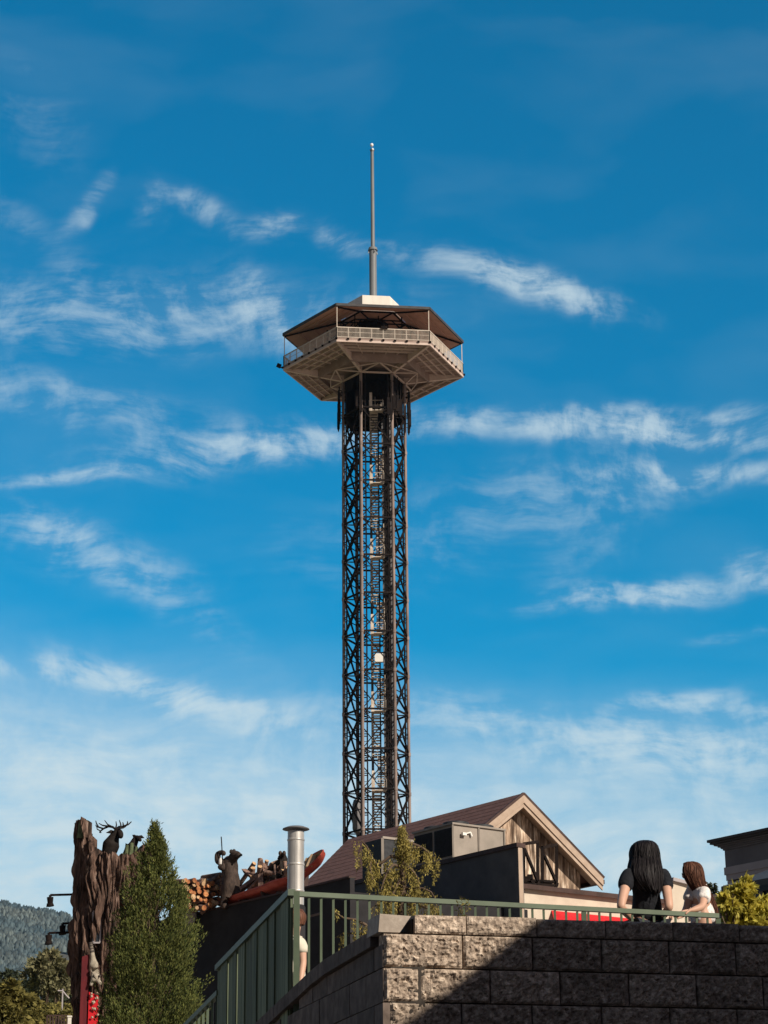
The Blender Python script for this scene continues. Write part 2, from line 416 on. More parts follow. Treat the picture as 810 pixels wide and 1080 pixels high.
# ------------------------------------------------------------------ mesh helpers
class MB:
    def __init__(s):
        s.v, s.f, s.r, s.mi, s.sm = [], [], [], [], []

    def add(s, vs, fs, r=None, mi=0, smooth=False):
        o = len(s.v)
        s.v += [tuple(v) for v in vs]
        if r is None:
            r = random.random()
        for f in fs:
            s.f.append([i + o for i in f])
            s.r.append(r)
            s.mi.append(mi)
            s.sm.append(smooth)

    def hexa(s, c, r=None, mi=0):
        """c: 8 corners, bottom four then top four, both counter-clockwise"""
        s.add(c, [(3, 2, 1, 0), (4, 5, 6, 7), (0, 1, 5, 4), (1, 2, 6, 5), (2, 3, 7, 6), (3, 0, 4, 7)], r, mi)

    def box(s, c, hx, hy, hz, u=(1, 0, 0), v=(0, 1, 0), w=(0, 0, 1), r=None, mi=0):
        c, u, v, w = Vector(c), Vector(u), Vector(v), Vector(w)
        k = [c + u * a * hx + v * b * hy + w * d * hz for d in (-1, 1) for (a, b) in ((-1, -1), (1, -1), (1, 1), (-1, 1))]
        s.hexa(k, r, mi)

    def bar(s, p, q, a, b=None, up=(0, 0, 1), r=None, mi=0):
        """rectangular bar, a wide, b tall along up"""
        p, q = Vector(p), Vector(q)
        b = b or a
        d = (q - p)
        L = d.length
        if L < 1e-6:
            return
        d /= L
        up = Vector(up)
        if abs(d.dot(up)) > .97:
            up = Vector((1, 0, 0))
        x = d.cross(up).normalized()
        y = x.cross(d).normalized()
        s.box((p + q) / 2, L / 2, a / 2, b / 2, d, -x, y, r, mi)

    def tube(s, p, q, r0, r1=None, n=8, r=None, mi=0, cap=True, smooth=True):
        p, q = Vector(p), Vector(q)
        r1 = r0 if r1 is None else r1
        d = (q - p).normalized()
        x = d.orthogonal().normalized()
        y = d.cross(x)
        vs = []
        for (c, rr) in ((p, r0), (q, r1)):
            for i in range(n):
                a = 2 * math.pi * i / n
                vs.append(c + x * math.cos(a) * rr + y * math.sin(a) * rr)
        if r is None:
            r = random.random()
        s.add(vs, [(i, (i + 1) % n, n + (i + 1) % n, n + i) for i in range(n)], r, mi, smooth)
        if cap:
            s.add(vs[:n], [tuple(reversed(range(n)))], r, mi)
            s.add(vs[n:], [tuple(range(n))], r, mi)

    def path(s, pts, radii, n=8, r=None, mi=0):
        pts = [Vector(p) for p in pts]
        if isinstance(radii, (int, float)):
            radii = [radii] * len(pts)
        d0 = (pts[1] - pts[0]).normalized()
        x = d0.orthogonal().normalized()
        vs, fs = [], []
        for i, p in enumerate(pts):
            d = (pts[min(i + 1, len(pts) - 1)] - pts[max(i - 1, 0)]).normalized()
            x = (x - d * x.dot(d)).normalized()
            y = d.cross(x)
            for k in range(n):
                a = 2 * math.pi * k / n
                vs.append(p + (x * math.cos(a) + y * math.sin(a)) * radii[i])
        for i in range(len(pts) - 1):
            for k in range(n):
                fs.append((i * n + k, i * n + (k + 1) % n, (i + 1) * n + (k + 1) % n, (i + 1) * n + k))
        s.add(vs, fs, r, mi, True)
        s.add(vs[:n], [tuple(reversed(range(n)))], r, mi)
        s.add(vs[-n:], [tuple(range(n))], r, mi)

    def prism(s, poly, vec, r=None, mi=0):
        """poly (3-D points, any order round), extruded by vec"""
        n = len(poly)
        vec = Vector(vec)
        a = [Vector(p) for p in poly]
        b = [p + vec for p in a]
        if r is None:
            r = random.random()
        nn = sum(((a[i] - a[0]).cross(a[(i + 1) % n] - a[0]) for i in range(1, n)), Vector())
        if nn.dot(vec) > 0:
            a, b = b, a
        s.add(a + b, [tuple(range(n)), tuple(reversed(range(n, 2 * n)))] +
              [(i, n + i, n + (i + 1) % n, (i + 1) % n) for i in range(n)], r, mi)

    def lathe(s, c, prof, n=24, r=None, mi=0, axis=(0, 0, 1)):
        c = Vector(c)
        ax = Vector(axis).normalized()
        x = ax.orthogonal().normalized()
        y = ax.cross(x)
        vs, fs = [], []
        for (rr, z) in prof:
            for k in range(n):
                a = 2 * math.pi * k / n
                vs.append(c + ax * z + (x * math.cos(a) + y * math.sin(a)) * rr)
        for i in range(len(prof) - 1):
            for k in range(n):
                fs.append((i * n + k, i * n + (k + 1) % n, (i + 1) * n + (k + 1) % n, (i + 1) * n + k))
        s.add(vs, fs, r, mi, True)

    def build(s, name, mats, parent=None):
        me = bpy.data.meshes.new(name)
        vs = np.array(s.v, dtype=float).reshape(-1, 3)
        if parent is not None:
            org = np.array(wloc(parent))
        else:
            lo, hi = vs.min(0), vs.max(0)
            org = np.array([(lo[0] + hi[0]) / 2, (lo[1] + hi[1]) / 2, lo[2]])
        me.from_pydata((vs - org).tolist(), [], s.f)
        if not isinstance(mats, (list, tuple)):
            mats = [mats]
        for m in mats:
            me.materials.append(m)
        if len(me.polygons) == len(s.f):
            me.polygons.foreach_set('material_index', s.mi)
            me.polygons.foreach_set('use_smooth', s.sm)
            a = me.attributes.new('rnd', 'FLOAT', 'FACE')
            a.data.foreach_set('value', s.r)
        me.update()
        o = bpy.data.objects.new(name, me)
        COL.objects.link(o)
        if parent is not None:
            o.parent = parent
        else:
            o.location = org
        return o


def wloc(o):
    p = Vector(o.location)
    while o.parent:
        o = o.parent
        p += o.location
    return p


def tag(o, label, cat, group=None):
    o['label'] = label
    o['category'] = cat
    if group:
        o['group'] = group
    return o


def kind(o, k):
    o['kind'] = k
    return o


def thing(name, loc, label, cat, group=None):
    o = bpy.data.objects.new(name, None)
    o.empty_display_size = .2
    COL.objects.link(o)
    o.location = loc
    return tag(o, label, cat, group)


def np_mesh(name, V, F, rnd, m, parent=None, org=None):
    """V (n,3), F (k,4) quads, rnd (k,)"""
    if parent is not None:
        org = np.array(wloc(parent))
    elif org is None:
        lo, hi = V.min(0), V.max(0)
        org = np.array([(lo[0] + hi[0]) / 2, (lo[1] + hi[1]) / 2, lo[2]])
    me = bpy.data.meshes.new(name)
    V = V - org
    k = F.shape[1]
    me.vertices.add(len(V))
    me.vertices.foreach_set('co', V.astype(np.float32).ravel())
    me.loops.add(F.size)
    me.loops.foreach_set('vertex_index', F.astype(np.int32).ravel())
    me.polygons.add(len(F))
    me.polygons.foreach_set('loop_start', np.arange(0, F.size, k, dtype=np.int32))
    me.polygons.foreach_set('loop_total', np.full(len(F), k, dtype=np.int32))
    me.update(calc_edges=True)
    a = me.attributes.new('rnd', 'FLOAT', 'FACE')
    a.data.foreach_set('value', rnd.astype(np.float32))
    me.materials.append(m)
    o = bpy.data.objects.new(name, me)
    COL.objects.link(o)
    if parent is not None:
        o.parent = parent
    else:
        o.location = org
    return o


def unit(a):
    return a / np.maximum(np.linalg.norm(a, axis=1, keepdims=True), 1e-9)


def leaves(name, C, D, L, W, m, parent, rnd=None, bend=.25):
    """leaf-sized kites at C pointing along D, length L, width W"""
    n = len(C)
    D = unit(D)
    R = unit(np.cross(D, rng.normal(size=(n, 3))))
    N = np.cross(R, D)
    L = np.broadcast_to(L, (n,))[:, None]
    W = np.broadcast_to(W, (n,))[:, None]
    a = C
    b = C + D * L * .45 + R * W * .5 + N * L * bend * .3
    c = C + D * L
    d = C + D * L * .45 - R * W * .5 + N * L * bend * .3
    V = np.stack([a, b, c, d], 1).reshape(-1, 3)
    F = np.arange(n * 4).reshape(n, 4)
    if rnd is None:
        rnd = rng.random(n)
    return np_mesh(name, V, F, rnd, m, parent)


def skin_mesh(name, pts, edges, radii, m, parent=None, sub=2, root=0, squash=None, org=None):
    """one continuous surface grown round a joint skeleton"""
    if parent is not None:
        org = wloc(parent)
    elif org is None:
        org = Vector(pts[root])
    org = Vector(org)
    me = bpy.data.meshes.new(name)
    me.from_pydata([tuple(Vector(p) - org) for p in pts], edges, [])
    o = bpy.data.objects.new(name, me)
    COL.objects.link(o)
    sk = o.modifiers.new('skin', 'SKIN')
    sk.use_smooth_shade = True
    sk.branch_smoothing = 0.6
    lay = me.skin_vertices[0].data
    for i, r in enumerate(radii):
        lay[i].radius = r if isinstance(r, (tuple, list)) else (r, r)
        lay[i].use_root = (i == root)
    ss = o.modifiers.new('sub', 'SUBSURF')
    ss.levels = sub
    ss.render_levels = sub
    dg = bpy.context.evaluated_depsgraph_get()
    nm = bpy.data.meshes.new_from_object(o.evaluated_get(dg))
    o.modifiers.clear()
    o.data = nm
    bpy.data.meshes.remove(me)
    nm.name = name
    nm.materials.clear()
    nm.materials.append(m)
    for p in nm.polygons:
        p.use_smooth = True
    if parent is not None:
        o.parent = parent
    else:
        o.location = org
    return o


def chain(n0, k):
    return [(n0 + i, n0 + i + 1) for i in range(k - 1)]


# directions used by most of the buildings
U = Vector((-0.588, 0.809, 0))      # going back to the left (ridge lines)
V = Vector((0.809, 0.588, 0))       # going back to the right (gable fronts)
Z = Vector((0, 0, 1))

# ================================================================== SETTING
# ground: one sheet, flat at the camera, a raised terrace beyond the wall, rising to the hills at the left
FLOOR = 3.15
CW = P(404, 1000, 14.0)                      # corner of the retaining wall
CW.z = 0
WR = Vector((math.cos(rad(15)), math.sin(rad(15)), 0))      # front face runs this way
WL = Vector((-0.242, 0.970, 0))                             # wing runs this way
WNF = Vector((math.sin(rad(15)), -math.cos(rad(15)), 0))    # front face normal, to the camera
WNL = Vector((-0.970, -0.242, 0))                           # wing normal, to the left


def smooth(a, b, x):
    t = min(1, max(0, (x - a) / (b - a)))
    return t * t * (3 - 2 * t)


def ground_z(x, y):
    z = 0.0
    z += 3.0 * smooth(20, 40, y)
    hill = smooth(45, 110, y) * (6.6 - 3.0 * smooth(-14, 0, x))
    z += hill
    if y > 110:
        z += smooth(110, 200, y) * 6 * (1 - .4 * smooth(0, 60, x))
    z += 60 * smooth(250, 1800, y)
    return z


xs = sorted(set([-6000, -4000, -2500, -1500, -900, -500, -300, -200, -130] + list(range(-100, 101, 5)) + [130, 200, 300, 500, 900, 1500, 2500, 4000, 6000]))
ys = sorted(set([-3000, -1000, -300, -100, -40, -20] + list(range(-10, 181, 5)) + [200, 240, 300, 400, 600, 900, 1300, 1800, 2400, 3000, 4500, 6500]))
vs = [(x, y, ground_z(x, y)) for y in ys for x in xs]
nx = len(xs)
fs = [(j * nx + i, j * nx + i + 1, (j + 1) * nx + i + 1, (j + 1) * nx + i) for j in range(len(ys) - 1) for i in range(nx - 1)]
g = MB()
for f in fs:
    cxx = sum(vs[i][0] for i in f) / 4
    cyy = sum(vs[i][1] for i in f) / 4
    g.f.append(list(f)); g.r.append(.5); g.sm.append(True)
    g.mi.append(0 if (cyy > 60 and cxx < -cyy * .11 and cyy < 1200) or cyy > 500 else 1)
g.v = vs
kind(g.build('ground', [M['terrain'], M['ground']]), 'structure')

# street the photographer stands on
g = MB()
g.box((0, 2, .008), 60, 9, .004)
kind(g.build('road', M['asphalt']), 'structure')
g = MB()
g.box((0, 12.0, .06), 60, 1.0, .06)
kind(g.build('pavement', M['paving']), 'structure')

# terrace floor behind the wall
g = MB()
A0 = Vector((CW.x, CW.y, 0)) - WNF * .3 - WNL * .3
poly = [A0, A0 + WR * 14, A0 + WR * 14 + WL * 22, A0 + WL * 22]
g.prism([Vector((p.x, p.y, -.5)) for p in poly], (0, 0, FLOOR + .5))
kind(g.build('terrace', M['paving']), 'structure')

# mountain
mx = np.linspace(-2600, 2400, 150)
my = np.linspace(1500, 5200, 90)


def mount_z(x, y):
    azx = math.degrees(math.atan2(x, y))
    # ridge height by azimuth; crest at y about 3100
    crest = 428 + 3.4 * (-azx - 8) * 1.8 if azx < -8 else 428 + (azx + 8) * -14
    if azx > -3:
        crest = max(190, 350 - 30 * (azx + 3))
    crest = min(crest, 520)
    prof = smooth(1500, 3100, y) if y < 3100 else 1 - .8 * smooth(3100, 5200, y)
    n = noise.fractal(Vector((x / 420, y / 420, 3.1)), 1.0, 2.0, 5) * 30
    n += abs(noise.noise(Vector((x / 260, y / 900, 9.1)))) * -60 * (1 - smooth(2700, 3100, y)) * smooth(1500, 1900, y)
    return 50 + (crest - 50) * prof + n * prof * .8


g = MB()
vs = [(x, y, mount_z(x, y)) for y in my for x in mx]
nx = len(mx)
g.add(vs, [(j * nx + i, j * nx + i + 1, (j + 1) * nx + i + 1, (j + 1) * nx + i) for j in range(len(my) - 1) for i in range(nx - 1)], .5, 0, True)
kind(g.build('mountain', M['mountain']), 'structure')

# the mountain's forest: thousands of small crowns, nobody could count them
N = 26000
azs = rng.uniform(rad(-12.5), rad(-4), N)
yy = 1500 + 1650 * rng.random(N) ** .8
xx = np.tan(azs) * yy
zz = np.array([mount_z(x, y) for x, y in zip(xx, yy)])
keep = np.array([noise.noise(Vector((x / 60, y / 130, 1.7))) < .34 for x, y in zip(xx, yy)])
xx, yy, zz = xx[keep], yy[keep], zz[keep]
N = len(xx)
hh = rng.uniform(6, 15, N)
ww = rng.uniform(2.2, 4.6, N)
ang = np.arange(5) * 2 * math.pi / 5
Vt = []
C0 = np.stack([xx, yy, zz - 1], 1)
top = C0 + np.stack([rng.normal(0, .6, N), rng.normal(0, .6, N), hh], 1)
ring1 = C0[:, None, :] + np.stack([ww[:, None] * np.cos(ang), ww[:, None] * np.sin(ang), np.broadcast_to((hh * .25)[:, None], (N, 5))], 2)
ring2 = C0[:, None, :] + np.stack([ww[:, None] * .8 * np.cos(ang + .5), ww[:, None] * .8 * np.sin(ang + .5), np.broadcast_to((hh * .68)[:, None], (N, 5))], 2)
Vt = np.concatenate([ring1, ring2, top[:, None, :]], 1).reshape(-1, 3)
b = (np.arange(N) * 11)[:, None]
tris = []
for k in range(5):
    k2 = (k + 1) % 5
    tris += [[k, k2, 5 + k], [k2, 5 + k2, 5 + k], [5 + k, 5 + k2, 10]]
tris = np.array(tris)
F = (b[:, :, None] + tris[None]).reshape(-1, 3)
rn = np.repeat(rng.random(N), 15)
o = np_mesh('forest', Vt, F, rn, M['forest'])
kind(o, 'stuff')

# haze: the valley air
HZ = True
if HZ:
    g = MB()
    g.box((0, 1800, 270), 3500, 3600, 275)
    hm = bpy.data.materials.new('valley_haze')
    hm.use_nodes = True
    t = hm.node_tree
    t.nodes.clear()
    ho = t.nodes.new('ShaderNodeOutputMaterial')
    hv = t.nodes.new('ShaderNodeVolumePrincipled')
    hv.inputs['Density'].default_value = 0.000045
    hv.inputs['Color'].default_value = (.42, .70, .95, 1)
    hv.inputs['Anisotropy'].default_value = 0.2
    t.links.new(hv.outputs[0], ho.inputs['Volume'])
    h = g.build('haze', hm)
    kind(h, 'stuff')

# ================================================================== RETAINING WALL
def rough_block(mb, org, u, n, a0, a1, z0, z1, depth=.12, amp=.022, res=.022, seed=0, ends=True):
    """split-face block: org + u*a (z up), face pushed out along n"""
    w, h = a1 - a0, z1 - z0
    nxx = max(4, int(w / res))
    nz = max(3, int(h / res))
    r = random.random()
    vs = []
    for j in range(nz + 1):
        for i in range(nxx + 1):
            s, t = i / nxx, j / nz
            e = min(1, min(s, 1 - s) * w / .018) * min(1, min(t, 1 - t) * h / .018)
            p = Vector((s * w * 9 + seed * 7.3, t * h * 9, seed * 3.1))
            d = noise.fractal(p, 1.0, 2.0, 3) * .55 + noise.fractal(p * 4.2, 1.0, 2.0, 2) * .50
            d += .35 * noise.noise(p * 13)
            d = (.55 + d) * amp * (e ** .5)
            q = org + u * (a0 + s * w) + Z * (z0 + t * h) + n * d
            vs.append(q)
    fs = [(j * (nxx + 1) + i, j * (nxx + 1) + i + 1, (j + 1) * (nxx + 1) + i + 1, (j + 1) * (nxx + 1) + i) for j in range(nz) for i in range(nxx)]
    mb.add(vs, fs, r)
    c = org + u * (a0 + w / 2) + Z * (z0 + h / 2) - n * (depth / 2 + .0005)
    mb.box(c, w / 2, depth / 2, h / 2, u, n, Z, r)


def zat(px, py, n):
    return PP(px, py, CW, n).z


ZC_TOP = PP(480, 966.5, CW, WNF).z       # coping top
ZC_BOT = PP(480, 985.5, CW, WNF).z
CH = 0.214
wall = thing('retaining_wall', (CW.x + 1, CW.y + .4, 0), 'block retaining wall of tan split-face stone, half in slanting shade', 'wall')
O = Vector((CW.x, CW.y, 0))
mb = MB()
z1 = ZC_BOT - .004
row = 0
offs = [0.0, -.235, .04, -.2, .02]
while z1 > 0.02:
    z0 = max(0.0, z1 - CH)
    a = offs[row % 5] if row else 0.0
    first = True
    k = 0
    while a < 6.4:
        w = .47
        a0, a1 = max(a, 0.0), a + w
        if row == 0 and k == 0:
            a0, a1 = 0, .525
        if a1 - a0 > .05:
            rough_block(mb, O, WR, WNF, a0 + .005, a1 - .005, z0 + .005, z1 - .004,
                        res=.0125 if (row < 5 and a0 < 2.9) else .09, seed=row * 31 + k, amp=.034)
        a = a1
        k += 1
    z1 = z0
    row += 1
mb.build('block_courses', M['block'], wall)
mb = MB()
a = .205
k = 0
for w in (.345, .475, .47, .47, .47, .47, .47, .47, .47, .47):
    rough_block(mb, O + WNF * .012, WR, WNF, a + .004, a + w - .003, ZC_BOT, ZC_TOP + .004 * math.sin(k * 2.1), depth=.26, res=.0125 if a < 2.9 else .08, seed=900 + k, amp=.02)
    a += w
    k += 1
mb.build('coping', M['block'], wall)
# smooth worn cap stone at the corner, lower than the coping, with sheared right end
mb = MB()
zc = ZC_BOT + .002
mb.hexa([O + WR * -.03 - WNF * -.004 + Z * zc, O + WR * .11 + WNF * .004 + Z * zc, O + WR * .11 - WNF * .3 + Z * zc, O + WR * -.03 - WNF * .3 + Z * zc,
         O + WR * -.02 + WNF * .004 + Z * (zc + .115), O + WR * .185 + WNF * .004 + Z * (zc + .105), O + WR * .185 - WNF * .3 + Z * (zc + .105), O + WR * -.02 - WNF * .3 + Z * (zc + .115)])
mb.build('cap_stone', M['cap'], wall)
mb = MB()
# core
ztop = ZC_BOT - .01
mb.prism([O - WNF * .10 - WNL * .10, O + WR * 6.5 - WNF * .10, O + WR * 6.5 - WNF * .45, O - WNF * .45 - WNL * .10], (0, 0, ztop))
mb.prism([O + WR * .20 - WNF * .03 + Z * ztop, O + WR * 6.5 - WNF * .03 + Z * ztop, O + WR * 6.5 - WNF * .3 + Z * ztop, O + WR * .20 - WNF * .3 + Z * ztop], (0, 0, ZC_TOP - .02 - ztop))

# wing going back along the ramp, its top falling to the left
ps = [PP(402, 978, CW, WNL), PP(340, 1016, CW, WNL), PP(272, 1080, CW, WNL)]


def wl_s(p):
    return (p - O).dot(WL)


s_a, s_b, s_c = wl_s(ps[0]), wl_s(ps[1]), wl_s(ps[2])


def wing_top(s):
    if s < s_b:
        t = (s - s_a) / (s_b - s_a)
        return ps[0].z + (ps[1].z - ps[0].z) * t
    t = (s - s_b) / (s_c - s_b)
    return ps[1].z + (ps[2].z - ps[1].z) * t


EXT = s_c + 6
print('wing', s_a, s_b, s_c, [p.z for p in ps], 'coping', ZC_TOP, ZC_BOT)
poly = [(0.0, 0), (EXT, 0), (EXT, wing_top(EXT) - .06), (s_b, wing_top(s_b) - .06), (0.0, wing_top(0) - .06)]
mb.prism([O + WL * s + Z * z - WNL * .05 for s, z in poly], -WNL * .22)
mb.build('core', M['mortar'], wall)
mb = MB()
z1 = ZC_BOT - .004
row = 0
while z1 > 1.3:
    z0 = z1 - CH
    a = 0 if row % 2 else .235
    if row % 2 == 0:
        segs = [(0, .235)]
    else:
        segs = []
    while a < EXT:
        segs.append((a, a + .47))
        a += .47
    for (a0, a1) in segs:
        hi = min(z1, wing_top((a0 + a1) / 2) - .10 + .0)
        if wing_top(a1) - .11 > z0 + .05:
            zt0, zt1 = min(z1 - .004, wing_top(a0) - .11), min(z1 - .004, wing_top(a1) - .11)
            f = .0035
            jut = random.uniform(-.004, .006)
            mb.hexa([O + WL * (a0 + f) + Z * (z0 + .003) - WNL * .06, O + WL * (a1 - f) + Z * (z0 + .003) - WNL * .06,
                     O + WL * (a1 - f) + Z * (z0 + .003) + WNL * jut, O + WL * (a0 + f) + Z * (z0 + .003) + WNL * jut][::-1] +
                    [O + WL * (a0 + f) + Z * zt0 - WNL * .06, O + WL * (a1 - f) + Z * zt1 - WNL * .06,
                     O + WL * (a1 - f) + Z * zt1 + WNL * jut, O + WL * (a0 + f) + Z * zt0 + WNL * jut][::-1])
    z1 = z0
    row += 1
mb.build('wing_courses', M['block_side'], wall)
mb = MB()
s = 0.22
while s < EXT:
    e = s + .46
    mb.hexa([O + WL * (s + .003) + Z * (wing_top(s) - .10) + WNL * .03, O + WL * (s + .003) + Z * (wing_top(s) - .10) - WNL * .27,
             O + WL * (e - .003) + Z * (wing_top(e) - .10) - WNL * .27, O + WL * (e - .003) + Z * (wing_top(e) - .10) + WNL * .03,
             O + WL * (s + .003) + Z * wing_top(s) + WNL * .03, O + WL * (s + .003) + Z * wing_top(s) - WNL * .27,
             O + WL * (e - .003) + Z * wing_top(e) - WNL * .27, O + WL * (e - .003) + Z * wing_top(e) + WNL * .03][::1])
    s = e
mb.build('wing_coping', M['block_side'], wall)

# ================================================================== GREEN RAILING ON THE TERRACE
PA = P(313, 943, 16.75)
RD = Vector((.927, .375, 0)).normalized()
RN = Vector((.375, -.927, 0)).normalized()
PB = PP(757, 966, PA, RN)
RD = (PB - PA)
RL = RD.length
RD /= RL
print('rail', PA, PB, RL)
rail = thing('guard_railing', (PA + PB) / 2 - Z * 1.05, 'green metal guard railing with thin balusters behind the stone wall', 'railing')
mb = MB()
mb.bar(PA, PB, .05, .036)
mb.build('top_rail', M['green'], rail)
mb = MB()
mb.bar(PA - Z * .93, PB - Z * .93, .04, .03)
mb.build('bottom_rail', M['green'], rail)
npst = int(RL / .1)
for t in (0.0, .665, 1.0):
    mb = MB()
    q = PA + (PB - PA) * t
    q += Z * (-.024 if t else .0)
    mb.bar(q - Z * (1.05 if t else 1.12), q + Z * (.02 if t == 0 else 0), .045 if t == 0 else .04)
    mb.build('post', M['green'], rail)
nb = int(RL / .097)
for i in range(1, nb):
    t = i / nb
    q = PA + (PB - PA) * t
    mb = MB()
    mb.bar(q - Z * .92, q - Z * .024, .018, .018)
    mb.build('baluster', M['green'], rail)

# slatted green board fence going down the ramp
q0 = PP(309, 941, PA, WNL)
q1 = PP(231, 1021, PA, WNL)
fdir = (q1 - q0)
fence = thing('board_fence', (q0 + q1) / 2 - Z * 1.3, 'weathered green board fence with a sloping top beside the ramp', 'fence')
mb = MB()
mb.bar(q0 + WNL * .01, q1 + WNL * .01, .06, .05)
mb.build('top_rail', M['green'], fence)
x = .02
bd = [.235, .30, .30, .115, .10, .26, .34, .18, .12, .30, .10, .2]
k = 0
Lh = Vector((fdir.x, fdir.y, 0)).length
# boards counted from the far (left) end
wsum = 0
s = 0.0
lay = []
while s < Lh - .05:
    w = bd[k % len(bd)]
    lay.append((s, min(s + w, Lh - .03)))
    s += w + (.035 if k in (1, 3) else .010)
    k += 1
for k, (a, b2) in enumerate(lay):
    ta, tb = 1 - a / Lh, 1 - b2 / Lh
    A, B = q0 + fdir * ta, q0 + fdir * tb
    n = WNL * (.012 + (.012 if k % 2 else 0))
    mb = MB()
    bot = 1.35
    mb.hexa([A - Z * bot + n, B - Z * bot + n, B - Z * bot + n - WNL * .02, A - Z * bot + n - WNL * .02,
             A - Z * .03 + n, B - Z * .03 + n, B - Z * .03 + n - WNL * .02, A - Z * .03 + n - WNL * .02])
    mb.build('board', M['green_board'], fence)
for t in (1.0,):
    mb = MB()
    q = q0 + fdir * t
    mb.bar(q - Z * 1.4 - WNL * .02, q - Z * .02 - WNL * .02, .05)
    mb.build('post', M['green'], fence)

# lower handrail further down
h0 = PP(231, 1047, PA, WNL)
h1 = PP(190, 1088, PA, WNL)
hr = thing('ramp_handrail', (h0 + h1) / 2 - Z * .9, 'lower stretch of green handrail left of the board fence', 'handrail')
mb = MB()
mb.bar(h0, h1, .05, .045)
mb.build('top_rail', M['green'], hr)
for k in range(9):
    t = (k + .4) / 9
    q = h0 + (h1 - h0) * t
    mb = MB()
    mb.bar(q - Z * .95, q - Z * .02, .022)
    mb.build('baluster', M['green'], hr)

exec_parts = True

# ================================================================== THE TOWER
TY = 200.0
TC = P(394.2, 395, TY)
TCX = TC.x
TG = ground_z(TCX, TY)
DEL = rad(5.5)
RT, RDK = 3.02, 8.95
BAY = 3.73
Z0T = 75.0 - BAY * 18     # lowest band
DZ = 83.25                # underside of the deck rim


def hexp(R, z, k, d=DEL, cx=TCX, cy=TY):
    a = rad(-30 + 60 * k) + d
    return Vector((cx + R * math.sin(a), cy - R * math.cos(a), z))


tower = thing('observation_tower', (TCX, TY, TG), 'tall steel lattice observation tower with hexagonal deck and mast', 'tower')
ZT = DZ - .95
for k in range(6):
    mb = MB()
    mb.tube(hexp(RT, TG, k), hexp(RT, ZT, k), .15, n=10)
    # bolted flange collars
    for j in range(-1, 21):
        z = 75.0 - BAY * (j - 1)
        if TG < z < ZT:
            mb.tube(hexp(RT, z - .16, k), hexp(RT, z + .16, k), .19, n=10)
    mb.build('column', M['col_steel'], tower)
    mb = MB()
    for k2 in (1, 5):
        q = hexp(RT, 0, k).lerp(hexp(RT, 0, (k + k2) % 6), .13)
        mb.bar((q.x * .97 + TCX * .03, q.y * .97 + TY * .03, TG), (q.x * .97 + TCX * .03, q.y * .97 + TY * .03, ZT), .10)
        z = TG + .5
        while z < ZT:
            mb.bar((q.x * .97 + TCX * .03, q.y * .97 + TY * .03, z), tuple(hexp(RT, z, k)), .05)
            z += BAY / 4
    mb.build('inner_chord', M['brace_steel'], tower)
bands = [75.0 + BAY * i for i in range(1, -19, -1) if TG < 75.0 + BAY * i < ZT]
for z in bands:
    mb = MB()
    for k in range(6):
        mb.bar(hexp(RT, z, k), hexp(RT, z, (k + 1) % 6), .13, .16)
    # inner spokes to the stair core
    for k in range(6):
        mb.bar(hexp(RT, z, k), hexp(RT * .42, z, k), .07, .10)
    for k in range(6):
        mb.bar(hexp(RT * .42, z, k), hexp(RT * .42, z, (k + 1) % 6), .06, .08)
    mb.build('horizontal_ring', M['brace_steel'], tower)
for k in range(6):
    mb = MB()
    for z in bands:
        a, b = hexp(RT, z, k), hexp(RT, z, (k + 1) % 6)
        c, d = hexp(RT, z - BAY, k), hexp(RT, z - BAY, (k + 1) % 6)
        near = k in (0, 3)
        w = .09 if near else .14
        mb.bar(a, d, w, w)
        mb.bar(b, c, w, w)
        m1 = (a + d) / 2
        if not near:
            mb.bar((a + c) / 2, m1, .07, .07)
            mb.bar((b + d) / 2, m1, .07, .07)
            mb.box(m1, .16, .16, .16)
        else:
            mb.box(m1, .12, .05, .12)
    mb.build('diagonal_bracing', M['brace_steel'], tower)


def lat(p, q, w, n):
    """an open braced frame between two vertical lines"""
    pass


# lift shafts: four guide posts each, tied every half bay
for (sx, sy, hw) in ((1.12, -.3, .72), (-1.35, .9, .50)):
    mb = MB()
    cx, cy = TCX + sx, TY + sy
    cs = [(cx - hw, cy - hw), (cx + hw, cy - hw), (cx + hw, cy + hw), (cx - hw, cy + hw)]
    for (x, y) in cs:
        mb.bar((x, y, TG), (x, y, ZT), .13)
    mb.bar((cx, cy - hw, TG), (cx, cy - hw, ZT), .09)
    mb.bar((cx, cy + hw, TG), (cx, cy + hw, ZT), .09)
    z = TG + 1
    fl = 0
    while z < ZT:
        for i in range(4):
            a, b = cs[i], cs[(i + 1) % 4]
            mb.bar((a[0], a[1], z), (b[0], b[1], z), .08)
            if i in (1, 3):
                mb.bar((a[0], a[1], z), (b[0], b[1], z + BAY / 2), .06)
        z += BAY / 2
        fl += 1
    mb.build('lift_shaft', M['brace_steel'], tower)
# counterweight channel and cable trays
mb = MB()
mb.box((TCX + 1.05, TY + .55, (TG + ZT) / 2), .34, .05, (ZT - TG) / 2)
mb.box((TCX + 1.55, TY + .2, (TG + ZT) / 2), .08, .30, (ZT - TG) / 2)
mb.box((TCX - .35, TY + 1.25, (TG + ZT) / 2), .12, .06, (ZT - TG) / 2)
mb.build('cable_tray', M['grey_steel'], tower)

